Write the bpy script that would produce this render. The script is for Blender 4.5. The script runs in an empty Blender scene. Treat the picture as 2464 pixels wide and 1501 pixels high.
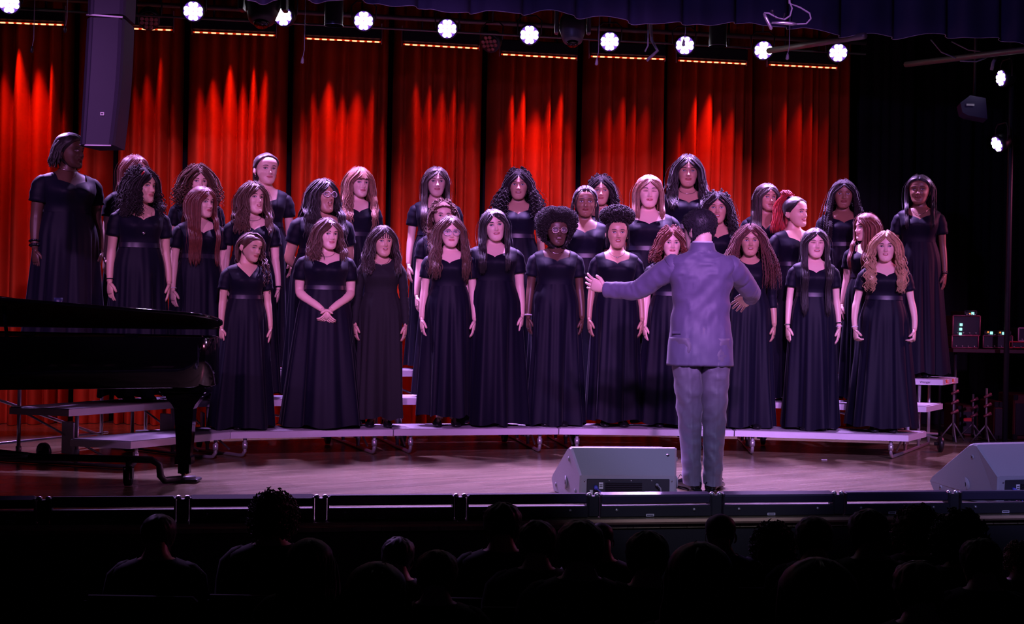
import bpy, math, random
import numpy as np
from mathutils import Vector, Matrix, noise
sc = bpy.context.scene
COL = sc.collection
PI = math.pi
R_ = math.radians
# ------------------------------------------------------------------ camera
H = 1.138
F = 3200.0
CX, CY = 1232.0, 750.5
ROLL, PITCH = R_(1.06), R_(0.19)
cam_d = bpy.data.cameras.new('camera'); cam = bpy.data.objects.new('camera', cam_d); COL.objects.link(cam)
cam_d.sensor_width = 36.0; cam_d.lens = F/2464*36.0; cam_d.clip_end = 100
_f = Vector((0, math.cos(PITCH), -math.sin(PITCH)))
_r = Vector((1, 0, 0)); _u = _r.cross(_f)
RT = _r*math.cos(ROLL) + _u*math.sin(ROLL)
UP = _u*math.cos(ROLL) - _r*math.sin(ROLL)
cam.matrix_world = Matrix(((RT.x, UP.x, -_f.x, 0), (RT.y, UP.y, -_f.y, 0), (RT.z, UP.z, -_f.z, H), (0, 0, 0, 1)))
sc.camera = cam
def ray(px, py): return _f + RT*((px-CX)/F) - UP*((py-CY)/F)
def at(px, py, d):
    r = ray(px, py); return Vector((0, 0, H)) + r*(d/r.y)
def atz(px, py, z):
    r = ray(px, py); return Vector((0, 0, H)) + r*((z-H)/r.z)
def proj(p):
    q = Vector(p)-Vector((0, 0, H)); w = q.dot(_f)
    return CX+F*q.dot(RT)/w, CY-F*q.dot(UP)/w
PSI = R_(10.2)
U = Vector((math.cos(PSI), math.sin(PSI), 0)); W = Vector((-math.sin(PSI), math.cos(PSI), 0))
def plane_d(px, d0):
    """depth where the vertical plane (parallel to the curtain, d0 ahead of the lens) is met in picture column px"""
    return d0/(1-(px-CX)/F*math.tan(PSI))
def atp(px, py, d0): return at(px, py, plane_d(px, d0))
def on(d0, u, z, w=0): return Vector((0, d0, 0)) + U*u + W*w + Vector((0, 0, z))
# ------------------------------------------------------------------ world, lights, exposure
wd = bpy.data.worlds.new('world'); sc.world = wd; wd.use_nodes = True
wd.node_tree.nodes['Background'].inputs[0].default_value = (0.25, 0.2, 0.6, 1)
wd.node_tree.nodes['Background'].inputs[1].default_value = 0.0018
sc.view_settings.view_transform = 'Standard'; sc.view_settings.look = 'None'
sc.view_settings.gamma = 1; sc.view_settings.exposure = 0.0; sc.view_settings.use_curve_mapping = False
try:
    sc.cycles.max_bounces = 5; sc.cycles.caustics_reflective = False; sc.cycles.caustics_refractive = False
    sc.cycles.sample_clamp_indirect = 4.0; sc.cycles.use_denoising = True
except Exception: pass
def spot(name, loc, tgt, color, power, half, blend=0.4, radius=0.08):
    l = bpy.data.lights.new(name, 'SPOT'); l.color = color; l.energy = power
    l.spot_size = 2*R_(half); l.spot_blend = blend; l.shadow_soft_size = radius
    o = bpy.data.objects.new(name, l); COL.objects.link(o); o.location = loc
    o.rotation_euler = (Vector(tgt)-Vector(loc)).to_track_quat('-Z', 'Y').to_euler()
    return o
def area(name, loc, direction, color, power, sx, sy, spread=180, xaxis=None):
    l = bpy.data.lights.new(name, 'AREA'); l.shape = 'RECTANGLE'; l.size = sx; l.size_y = sy
    l.color = color; l.energy = power; l.spread = R_(spread)
    o = bpy.data.objects.new(name, l); COL.objects.link(o)
    z = -Vector(direction).normalized(); x = Vector(xaxis or U); x = (x - z*x.dot(z)).normalized(); y = z.cross(x)
    o.matrix_world = Matrix(((x.x, y.x, z.x, loc[0]), (x.y, y.y, z.y, loc[1]), (x.z, y.z, z.z, loc[2]), (0, 0, 0, 1)))
    return o
WASH = (1.0, 0.36, 1.30)
# front-of-house wash lamps above the audience, aimed over the heads at the singers
for lx, tx, pw, col in ((0.4, -2.2, 1500, (0.95, 0.36, 1.15)), (-5.2, -3.0, 1100, (0.95, 0.36, 1.15)), (-1.2, -0.3, 1350, WASH), (0.6, 0.9, 1650, WASH), (2.2, 1.9, 1650, WASH), (4.2, 3.0, 1100, WASH)):
    spot('front_wash_lamp', (lx, 0.2, 4.8), (tx, 10.6, 1.25), col, pw, 10.5, 0.6, 0.12)
# violet-blue wash on the downstage floor and the conductor's back
for lx, tx, pw in ((3.8, 2.9, 1500), (1.6, 1.6, 650)):
    spot('downstage_wash_lamp', (lx, 0.6, 4.9), (tx, 9.2, 0.5), (0.42, 0.38, 1.0), pw, 9.5, 0.5, 0.12)
PAR_D, STRIP_D, CUR_D, VAL_D = 11.5, 12.62, 12.95, 9.6
PARS = [(22, 8), (465, 27), (681, 39), (875, 50), (1076, 69), (1274, 84), (1467, 100), (1648, 109), (1837, 121), (2017, 127)]
for i, (px, py) in enumerate(PARS):
    p = atp(px, py, PAR_D)
    spot('backlight_lamp', p+Vector((0, -0.12, -0.10)), p+Vector((0.2*(1.2-p.x), -1.5, -3.3)), (0.62, 0.32, 1.0), 900 if i > 2 else 520, 34, 0.5, 0.07)
STRIPS = [(-20, 154, 56, 63), (300, 415, 71, 75), (465, 662, 80, 88), (735, 915, 95, 104), (970, 1150, 109, 119), (1205, 1385, 133, 143), (1420, 1597, 138, 145), (1630, 1793, 148, 156), (1848, 2010, 158, 166)]
for i, (x0, x1, y0, y1) in enumerate(STRIPS):
    a, b = atp(x0, y0, STRIP_D), atp(x1, y1, STRIP_D); c = (a+b)/2
    pw = [3.0, 0.6, 3.1, 2.9, 1.4, 3.5, 1.2, 2.8, 0.8][i]
    area('red_strip_lamp', c+Vector((0, 0, -0.02)), W*0.10+Vector((0, 0, -1)), (1.0, 0.055, 0.010), pw*1.5, (b-a).length*0.8, 0.04, 46)
spot('downstage_wash_lamp', (0.8, 0.5, 4.9), (1.0, 8.2, 0.1), (0.60, 0.56, 1.0), 900, 6.5, 0.6, 0.12)  # extra fill added to brighten the monitor, front floor and trousers; source unseen
# added violet fill, no visible source, to lift the valance and column speaker
spot('valance_fill', (-2.0, -0.5, 3.0), (0.8, 9.2, 3.6), (0.30, 0.22, 1.0), 420, 20, 0.8, 0.15)
# spill of magenta light under and behind the risers, from the wings
spot('wing_lamp', (6.3, 11.3, 2.6), (1.0, 10.2, 0.0), (1.0, 0.18, 0.45), 260, 34, 0.9, 0.15)

# ------------------------------------------------------------------ materials
MATS = {}
def mat(name, col, rough=0.6, metal=0.0, var=0.0, vscale=8.0, bump=0.0, bscale=40.0, emit=None, estr=0.0, sheen=0.0, spec=0.5, alpha=None, coat=0.0):
    if name in MATS: return MATS[name]
    m = bpy.data.materials.new(name); m.use_nodes = True; nt = m.node_tree; b = nt.nodes['Principled BSDF']
    b.inputs['Base Color'].default_value = (*col, 1); b.inputs['Roughness'].default_value = rough
    b.inputs['Metallic'].default_value = metal; b.inputs['Specular IOR Level'].default_value = spec
    if sheen: b.inputs['Sheen Weight'].default_value = sheen; b.inputs['Sheen Roughness'].default_value = 0.4
    if coat: b.inputs['Coat Weight'].default_value = coat; b.inputs['Coat Roughness'].default_value = 0.05
    tc = nt.nodes.new('ShaderNodeTexCoord')
    if var or not bump:
        n = nt.nodes.new('ShaderNodeTexNoise'); n.inputs['Scale'].default_value = vscale; n.inputs['Detail'].default_value = 3
        nt.links.new(tc.outputs['Object'], n.inputs['Vector'])
        mx = nt.nodes.new('ShaderNodeMix'); mx.data_type = 'RGBA'
        v = var or 0.04
        mx.inputs[6].default_value = (*[c*(1-v) for c in col], 1); mx.inputs[7].default_value = (*[min(1, c*(1+v)) for c in col], 1)
        nt.links.new(n.outputs['Fac'], mx.inputs[0]); nt.links.new(mx.outputs[2], b.inputs['Base Color'])
    if bump:
        n2 = nt.nodes.new('ShaderNodeTexNoise'); n2.inputs['Scale'].default_value = bscale; n2.inputs['Detail'].default_value = 4
        nt.links.new(tc.outputs['Object'], n2.inputs['Vector'])
        bp = nt.nodes.new('ShaderNodeBump'); bp.inputs['Strength'].default_value = bump; bp.inputs['Distance'].default_value = 0.01
        nt.links.new(n2.outputs['Fac'], bp.inputs['Height']); nt.links.new(bp.outputs[0], b.inputs['Normal'])
    if emit: b.inputs['Emission Color'].default_value = (*emit, 1); b.inputs['Emission Strength'].default_value = estr
    if alpha is not None: b.inputs['Alpha'].default_value = alpha
    MATS[name] = m
    return m
def floor_mat():
    m = bpy.data.materials.new('maple_strip_floor'); m.use_nodes = True; nt = m.node_tree; L = nt.links; b = nt.nodes['Principled BSDF']
    tc = nt.nodes.new('ShaderNodeTexCoord'); mp = nt.nodes.new('ShaderNodeMapping'); mp.inputs['Rotation'].default_value = (0, 0, -PSI-R_(22))
    L.new(tc.outputs['Object'], mp.inputs['Vector'])
    br = nt.nodes.new('ShaderNodeTexBrick'); br.inputs['Scale'].default_value = 1; br.inputs['Brick Width'].default_value = 1.1; br.inputs['Row Height'].default_value = 0.057
    br.inputs['Mortar Size'].default_value = 0.0012; br.inputs['Color1'].default_value = (0.125, 0.108, 0.060, 1); br.inputs['Color2'].default_value = (0.19, 0.158, 0.092, 1); br.inputs['Mortar'].default_value = (0.06, 0.035, 0.02, 1); br.offset_frequency = 3; br.inputs['Bias'].default_value = 0.1
    L.new(mp.outputs[0], br.inputs['Vector'])
    st = nt.nodes.new('ShaderNodeMapping'); st.inputs['Scale'].default_value = (1.2, 26, 1); L.new(mp.outputs[0], st.inputs['Vector'])
    n = nt.nodes.new('ShaderNodeTexNoise'); n.inputs['Scale'].default_value = 1.6; n.inputs['Detail'].default_value = 4; L.new(st.outputs[0], n.inputs['Vector'])
    mx = nt.nodes.new('ShaderNodeMix'); mx.data_type = 'RGBA'; mx.blend_type = 'MULTIPLY'; mx.inputs[0].default_value = 0.55
    rp = nt.nodes.new('ShaderNodeValToRGB'); rp.color_ramp.elements[0].position = 0.32; rp.color_ramp.elements[0].color = (0.55, 0.48, 0.45, 1); rp.color_ramp.elements[1].position = 0.6; rp.color_ramp.elements[1].color = (1, 1, 1, 1)
    L.new(n.outputs['Fac'], rp.inputs[0]); L.new(br.outputs['Color'], mx.inputs[6]); L.new(rp.outputs[0], mx.inputs[7]); L.new(mx.outputs[2], b.inputs['Base Color'])
    rr = nt.nodes.new('ShaderNodeMapRange'); rr.inputs[3].default_value = 0.16; rr.inputs[4].default_value = 0.34; L.new(n.outputs['Fac'], rr.inputs[0]); L.new(rr.outputs[0], b.inputs['Roughness'])
    return m
M_FLOOR = floor_mat()
M_BLACK = mat('matte_black_paint', (0.006, 0.006, 0.008), 0.8)
M_BLKCLOTH = mat('black_velour', (0.005, 0.005, 0.008), 0.9, bump=0.3, bscale=60)
M_VAL = mat('blue_black_velour', (0.055, 0.045, 0.12), 0.85, var=0.25, vscale=3)
M_HEM = mat('hem_tape', (0.55, 0.45, 0.60), 0.6)
M_RED = mat('red_velour', (0.56, 0.065, 0.016), 0.85, var=0.18, vscale=5, spec=0.1)
M_FIX = mat('fixture_black', (0.018, 0.018, 0.024), 0.45)
M_CHROME = mat('zinc_tube', (0.62, 0.60, 0.66), 0.32, 0.75)
M_ALU = mat('aluminium_edge', (0.62, 0.58, 0.66), 0.5, 0.25, var=0.08, vscale=12)
M_CARPET = mat('grey_carpet', (0.34, 0.32, 0.36), 0.95, var=0.3, vscale=160, bump=0.5, bscale=300)
M_RUBBER = mat('black_rubber', (0.01, 0.01, 0.012), 0.35)
M_PIANO = mat('piano_black_lacquer', (0.002, 0.002, 0.003), 0.07, spec=0.32)
M_SPK = mat('speaker_grey_paint', (0.38, 0.36, 0.42), 0.55, bump=0.25, bscale=400)
M_SPKDARK = mat('speaker_dark_panel', (0.03, 0.028, 0.04), 0.5)
M_LABEL = mat('label_white', (0.75, 0.72, 0.78), 0.6)
M_BRASS = mat('brass', (0.75, 0.5, 0.2), 0.3, 1.0)
M_RIMWOOD = mat('inner_rim_wood', (0.42, 0.25, 0.15), 0.25)
M_PLATE = mat('gold_plate', (0.55, 0.38, 0.12), 0.35, 0.8)
M_LEDON = mat('lit_violet_lens', (0.9, 0.9, 1), 0.4, emit=(0.93, 0.90, 1.0), estr=9.0)
M_LEDHALO = mat('violet_lens_glass', (0.4, 0.2, 0.9), 0.3, emit=(0.32, 0.10, 1.0), estr=0.5)
M_LEDOFF = mat('unlit_lens', (0.35, 0.12, 0.10), 0.15)
M_REDLED = mat('lit_red_cell', (1, 0.2, 0.1), 0.4, emit=(1.0, 0.30, 0.14), estr=3.2)
M_REDDIM = mat('red_lens_strip', (0.5, 0.05, 0.02), 0.3, emit=(1.0, 0.05, 0.01), estr=0.5)
M_GREEN = mat('lit_green_button', (0.2, 1, 0.8), 0.4, emit=(0.30, 1.0, 0.80), estr=1.6)
M_AMBER = mat('lit_amber_button', (1, 0.5, 0.1), 0.4, emit=(1.0, 0.35, 0.05), estr=0.8)
M_CASE = mat('rack_case_trim', (0.35, 0.10, 0.14), 0.4, 0.3)
M_CABLE = mat('grey_cable', (0.30, 0.28, 0.34), 0.5)
M_PIPE = mat('steel_pipe', (0.20, 0.17, 0.18), 0.5, 0.5)
M_TRIMWOOD = mat('pale_nosing_wood', (0.60, 0.40, 0.26), 0.35, var=0.15, vscale=5)

# ------------------------------------------------------------------ mesh collector
class MB:
    def __init__(s, k=1.0, M=None): s.v = []; s.f = []; s.m = []; s.sm = []; s.k = k; s.M = M
    def add(s, vs, fs, mi=0, smooth=True):
        n = len(s.v); s.v.extend([tuple(v) for v in vs])
        for f in fs: s.f.append(tuple(i+n for i in f)); s.m.append(mi); s.sm.append(smooth)
    def box(s, c, size, mi=0, ax=None, bev=0.0):
        c = Vector(c); hx, hy, hz = [a/2 for a in size]
        X, Y, Z = ax or (Vector((1, 0, 0)), Vector((0, 1, 0)), Vector((0, 0, 1)))
        if bev <= 0:
            vs = [c+X*(hx*i)+Y*(hy*j)+Z*(hz*k) for i in (-1, 1) for j in (-1, 1) for k in (-1, 1)]
            s.add(vs, [(0, 1, 3, 2), (4, 6, 7, 5), (0, 4, 5, 1), (2, 3, 7, 6), (0, 2, 6, 4), (1, 5, 7, 3)], mi, False)
        else:
            o = [(-1, -1), (1, -1), (1, 1), (-1, 1)]
            def ring(ix, z):
                r = []
                for i, (a, b) in enumerate(o):
                    bb = bev
                    if (a*b) > 0: q = [(a*(hx-ix), b*(hy-ix-bb)), (a*(hx-ix-bb), b*(hy-ix))]
                    else: q = [(a*(hx-ix-bb), b*(hy-ix)), (a*(hx-ix), b*(hy-ix-bb))]
                    r += q
                # order corners ccw
                r = sorted(r, key=lambda p: math.atan2(p[1]/hy, p[0]/hx))
                return [c+X*p[0]+Y*p[1]+Z*z for p in r]
            rs = [ring(bev, -hz), ring(0, -hz+bev), ring(0, hz-bev), ring(bev, hz)]
            vs = sum(rs, []); fs = [tuple(range(7, -1, -1)), tuple(range(24, 32))]
            for j in range(3):
                for i in range(8): fs.append((j*8+i, j*8+(i+1) % 8, j*8+8+(i+1) % 8, j*8+8+i))
            s.add(vs, fs, mi, False)
    def tube(s, pts, rad, n=8, mi=0, cap=True, ref=None, smooth=True):
        pts = [Vector(p) for p in pts]; N = len(pts)
        if not isinstance(rad, (list, tuple)): rad = [rad]*N
        up = Vector(ref) if ref else None; vs = []
        pt = None
        for i, p in enumerate(pts):
            t = (pts[min(i+1, N-1)]-pts[max(i-1, 0)])
            if t.length < 1e-9: t = pt or Vector((0, 0, 1))
            t = t.normalized(); pt = t
            if up is None: up = Vector((0, 1, 0)) if abs(t.y) < 0.9 else Vector((1, 0, 0))
            a = (up-t*up.dot(t))
            a = a.normalized() if a.length > 1e-6 else t.orthogonal().normalized()
            b = t.cross(a)
            if ref is None: up = a
            r = rad[i]; ra, rb = r if isinstance(r, (list, tuple)) else (r, r)
            for j in range(n):
                th = 2*PI*j/n; vs.append(p+a*(ra*math.cos(th))+b*(rb*math.sin(th)))
        fs = []
        for i in range(N-1):
            for j in range(n): fs.append((i*n+j, i*n+(j+1) % n, (i+1)*n+(j+1) % n, (i+1)*n+j))
        if cap: fs.append(tuple(range(n-1, -1, -1))); fs.append(tuple(range((N-1)*n, N*n)))
        s.add(vs, fs, mi, smooth)
    def grid(s, rows, closed=True, mi=0, smooth=True, capa=False, capb=False):
        n = len(rows[0]); vs = [p for r in rows for p in r]; fs = []
        for i in range(len(rows)-1):
            for j in range(n if closed else n-1): fs.append((i*n+j, i*n+(j+1) % n, (i+1)*n+(j+1) % n, (i+1)*n+j))
        if capa: fs.append(tuple(range(n-1, -1, -1)))
        if capb: fs.append(tuple(range((len(rows)-1)*n, len(rows)*n)))
        s.add(vs, fs, mi, smooth)
    def prism(s, poly, off, mi=0):
        n = len(poly); poly = [Vector(p) for p in poly]; off = Vector(off)
        s.add(poly+[p+off for p in poly], [tuple(range(n-1, -1, -1)), tuple(range(n, 2*n))]+[(i, (i+1) % n, n+(i+1) % n, n+i) for i in range(n)], mi, False)
    def ball(s, c, r, mi=0, nu=12, nv=8, ax=None):
        c = Vector(c); rx, ry, rz = r if isinstance(r, (list, tuple)) else (r, r, r)
        X, Y, Z = ax or (Vector((1, 0, 0)), Vector((0, 1, 0)), Vector((0, 0, 1)))
        rows = []
        for i in range(nv+1):
            ph = PI*i/nv
            ph = min(max(ph, 0.02), PI-0.02)
            rows.append([c+X*(rx*math.sin(ph)*math.cos(2*PI*j/nu))+Y*(ry*math.sin(ph)*math.sin(2*PI*j/nu))+Z*(rz*math.cos(ph)) for j in range(nu)])
        s.grid(rows[::-1], True, mi, True, True, True)
    def cyl(s, a, b, r, n=16, mi=0, r2=None): s.tube([a, b], [r, r2 if r2 is not None else r], n, mi, smooth=True)
    def build(s, name, mats, parent=None, matrix=None, **props):
        me = bpy.data.meshes.new(name)
        vs = s.v
        if matrix is not None: vs = [tuple(matrix @ Vector(v)) for v in vs]
        me.from_pydata(vs, [], s.f)
        if not isinstance(mats, (list, tuple)): mats = [mats]
        for m in mats: me.materials.append(m)
        me.polygons.foreach_set('material_index', s.m); me.polygons.foreach_set('use_smooth', s.sm); me.update()
        o = bpy.data.objects.new(name, me); COL.objects.link(o)
        if parent: o.parent = parent
        for k, v in props.items(): o[k] = v
        return o
def rootat(name, loc, label, category, group=None, rz=0.0):
    o = bpy.data.objects.new(name, None); o.empty_display_size = 0.1; COL.objects.link(o); o.location = loc; o.rotation_euler = (0, 0, rz)
    o['label'] = label; o['category'] = category
    if group: o['group'] = group
    bpy.context.view_layer.update() if False else None
    return o
def put(mb, name, mats, root, **props):
    """mesh given in world space, child of an unrotated/rotated root"""
    M = Matrix.LocRotScale(root.location, root.rotation_euler, None).inverted()
    return mb.build(name, mats, root, matrix=M, **props)
def tag(o, label, category, group=None):
    o['label'] = label; o['category'] = category
    if group: o['group'] = group
    return o
# ------------------------------------------------------------------ setting
S = dict(kind='structure')
EDGE_D = 7.11                      # stage front edge, ahead of the lens
AUD_Z0 = -0.96
def quad(mb, a, b, c, d, mi=0): mb.add([a, b, c, d], [(0, 1, 2, 3)], mi, False)
mb = MB(); e0, e1 = on(EDGE_D, -6.5, 0), on(EDGE_D, 6.8, 0); b0, b1 = on(15.2, -6.5, 0), on(15.2, 6.8, 0)
mb.prism([e0, e1, b1, b0], (0, 0, -0.05)); mb.build('floor', M_FLOOR, **S)
mb = MB(); mb.box(on(EDGE_D-0.015, 0.15, -0.011), (13.3, 0.05, 0.026), 0, (U, W, Vector((0, 0, 1))), 0.012); mb.build('trim_1', M_TRIMWOOD, **S)
mb = MB(); mb.box(on(EDGE_D+0.05, 0.15, -0.55), (13.3, 0.08, 0.98), 0, (U, W, Vector((0, 0, 1)))); mb.build('wall_apron', M_BLACK, **S)
def aud_z(y): return AUD_Z0 + max(0, (6.0-y))*0.107
mb = MB(); mb.prism([(-7.5, 9, AUD_Z0), (8.5, 9, AUD_Z0), (8.5, 6, AUD_Z0), (-7.5, 6, AUD_Z0)], (0, 0, -0.05))
mb.prism([(-7.5, 6, AUD_Z0), (8.5, 6, AUD_Z0), (8.5, -1.5, aud_z(-1.5)), (-7.5, -1.5, aud_z(-1.5))], (0, 0, -0.05))
mb.build('floor_auditorium', M_BLACK, **S)
mb = MB(); mb.box(on(15.2, 0.15, 2.25), (13.4, 0.1, 4.6), 0, (U, W, Vector((0, 0, 1)))); mb.build('wall_back', M_BLACK, **S)
mb = MB(); mb.box(on(11.2, 6.85, 2.25), (0.1, 8.1, 4.6), 0, (U, W, Vector((0, 0, 1)))); mb.build('wall_right', M_BLACK, **S)
mb = MB(); mb.box(on(11.2, -6.55, 2.25), (0.1, 8.1, 4.6), 0, (U, W, Vector((0, 0, 1)))); mb.build('wall_left', M_BLACK, **S)
mb = MB(); mb.box(on(12.0, 0.15, 4.58), (13.5, 6.5, 0.08), 0, (U, W, Vector((0, 0, 1)))); mb.build('ceiling', M_BLACK, **S)

# ------------------------------------------------------------------ red curtain, panel by panel
GAPS = [-90, 165, 265, 435, 690, 935, 1165, 1398, 1605, 1815, 2052]
rng = random.Random(4)
def curtain_panel(x0, x1, d0, z0, z1, m, name, label, cat, group, amp=0.20, period=0.130, edge=0.0, hemm=None, flare=0.0, seed=0):
    rr = random.Random(seed)
    a, b = atp(x0, 740, d0), atp(x1, 740, d0)
    a.z = b.z = 0; Lw = (b-a).length; n = max(24, int(Lw/0.0125)); rows = []
    nf = max(2, round(Lw/period)); fp = [0.0]; tot = 0
    for i in range(nf): tot += rr.uniform(0.6, 1.4); fp.append(tot)
    fp = [f/tot for f in fp]; am = [rr.uniform(0.45, 1.25) for _ in range(nf)]
    nz = 26; dr = [rr.uniform(-0.02, 0.02) for _ in range(nf+1)]
    lean = [rr.uniform(-0.012, 0.012) for _ in range(nf+1)]
    for k in range(nz+1):
        t = k/nz; z = z1+(z0-z1)*t; row = []
        ff = [min(max(f+(lean[i]+dr[i]*math.sin(t*3+i))*t*(0 < i < nf), 0), 1) for i, f in enumerate(fp)]
        for j in range(n+1):
            s = j/n; i = 0
            while i < nf-1 and s > ff[i+1]: i += 1
            q = (s-ff[i])/max(1e-6, ff[i+1]-ff[i]); w = math.sin(PI*min(max(q, 0), 1))**(1.2 if i % 2 else .8)
            depth = -amp*am[i]*w*(0.75+0.35*t) + 0.008*math.sin(21*s*nf/6+seed+2*t)
            ed = min(s, 1-s)*Lw
            back = edge*max(0, 1-ed/0.17)**1.2
            row.append(a+(b-a)*s+W*(depth+back)+Vector((0, 0, z)))
        rows.append(row)
    mb = MB(); mb.grid(rows, False, 0, True)
    o = mb.build(name, m); tag(o, label, cat, group)
    if hemm:
        h = MB(); low = rows[-1]
        h.grid([[p+Vector((0, -0.003, 0)) for p in low], [p+Vector((0, -0.003, 0.012)) for p in low]], False, 0, True)
        h.build('hem', hemm, o)
    return o
cl = ['far left at the picture edge', 'narrow one behind the hanging column speaker', 'second full one from the left, behind the curly-haired singer', 'behind the tall singer with hair pulled back', 'behind the singer with fringe and wavy hair', 'behind the tall girl with long straight hair', 'with the torn-looking pleat, behind the long curls', 'right of the torn pleat, behind the pale blonde singer', 'behind the tallest central singer', 'rightmost dim red one next to the black drapes']
for i in range(len(GAPS)-1):
    curtain_panel(GAPS[i]+6, GAPS[i+1]-6, CUR_D, 0.004, 4.3, M_RED, 'stage_curtain', 'pleated red velour curtain panel, '+cl[i], 'curtain', 'red curtain panels across the back of the stage', edge=0.24, seed=i+3)
for i, (x0, x1, d0) in enumerate([(2058, 2190, 12.9), (2196, 2330, 13.1), (2336, 2480, 13.3), (2486, 2640, 13.4)]):
    curtain_panel(x0, x1, d0, 0.004, 4.3, M_BLKCLOTH, 'black_drape', 'black masking drape beside the red curtain, %s' % ['nearest to the red one', 'behind the rightmost tall singer', 'behind the lit equipment racks', 'at the right picture edge'][i], 'curtain', 'black masking drapes', amp=0.05, seed=30+i)
mb = MB(); mb.box(on(CUR_D+0.45, -0.6, 2.2), (9.9, 0.03, 4.3), 0, (U, W, Vector((0, 0, 1)))); tag(mb.build('backing_drape', M_BLKCLOTH), 'black backing drape seen in the dark gaps between the red panels', 'curtain')
# front valance
def valance(px0, px1, d0, seed, label):
    rr = random.Random(seed); rows = []; a, b = atp(px0, 60, d0), atp(px1, 60, d0)
    nfold = max(1, round((px1-px0)/125)); n = nfold*24; bot = []; pts = [[] for _ in range(7)]
    for j in range(n+1):
        s = j/n; q = (s*nfold) % 1.0; i = int(s*nfold)
        px = px0+(px1-px0)*s
        yb = 0.0576*(px-640)+2+6*math.sin(px*0.013)+4*math.sin(px*0.041+1)
        p = atp(px, yb, d0)
        dep = -0.09*(0.5+0.5*math.tanh((q-0.12)*14))+0.09*(0.5+0.5*math.tanh((q-0.9)*30))+0.012*math.sin(q*9+i)
        for k in range(7):
            pts[k].append(Vector((p.x, p.y, p.z+(4.35-p.z)*k/6))+W*(dep*(1-k*0.05)))
    mb = MB(); mb.grid(pts, False, 0, True); o = mb.build('valance', M_VAL); tag(o, label, 'curtain')
    h = MB(); h.tube([q+Vector((0, -0.003, 0)) for q in pts[0]], 0.0022, 5, 0); h.build('hem', M_HEM, o)
valance(380, 2660, VAL_D, 2, 'long blue-black pleated valance with a pale hem across the top of the stage')

# ------------------------------------------------------------------ choir risers
A_, B_, C_, D_, E_, F_ = [Vector((x, y, 0)) for x, y in ((-2.53, 8.87), (-2.03, 9.66), (-0.884, 10.10), (0.385, 10.45), (1.783, 10.56), (3.123, 10.40))]
FR = [A_, B_, C_, D_, E_, F_]
VV = [Vector(v) for v in ((-0.45, 0.10, 0), (-0.372, 0.30, 0), (-0.147, 0.438, 0), (-0.079, 0.453, 0), (0.01, 0.458, 0), (0.27, 0.43, 0))]
def deckpoly(i, k, inset=0.004):
    a, b = FR[i]+VV[i]*k, FR[i+1]+VV[i+1]*k; c, d = FR[i+1]+VV[i+1]*(k+1), FR[i]+VV[i]*(k+1)
    cen = (a+b+c+d)/4; L = (b-a).normalized()
    return [a+L*inset, b-L*inset, c-L*inset+(a-d).normalized()*0.012, d+L*inset+(a-d).normalized()*0.012]
RL = ['choir riser section furthest left, half hidden behind the grand piano', 'choir riser section second from the left, by the piano tail leg', 'choir riser section in the centre, under the singer with round glasses', 'choir riser section behind the stage monitor and the conductor', 'choir riser section at the right end, with flag stickers and a black wheel']
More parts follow.
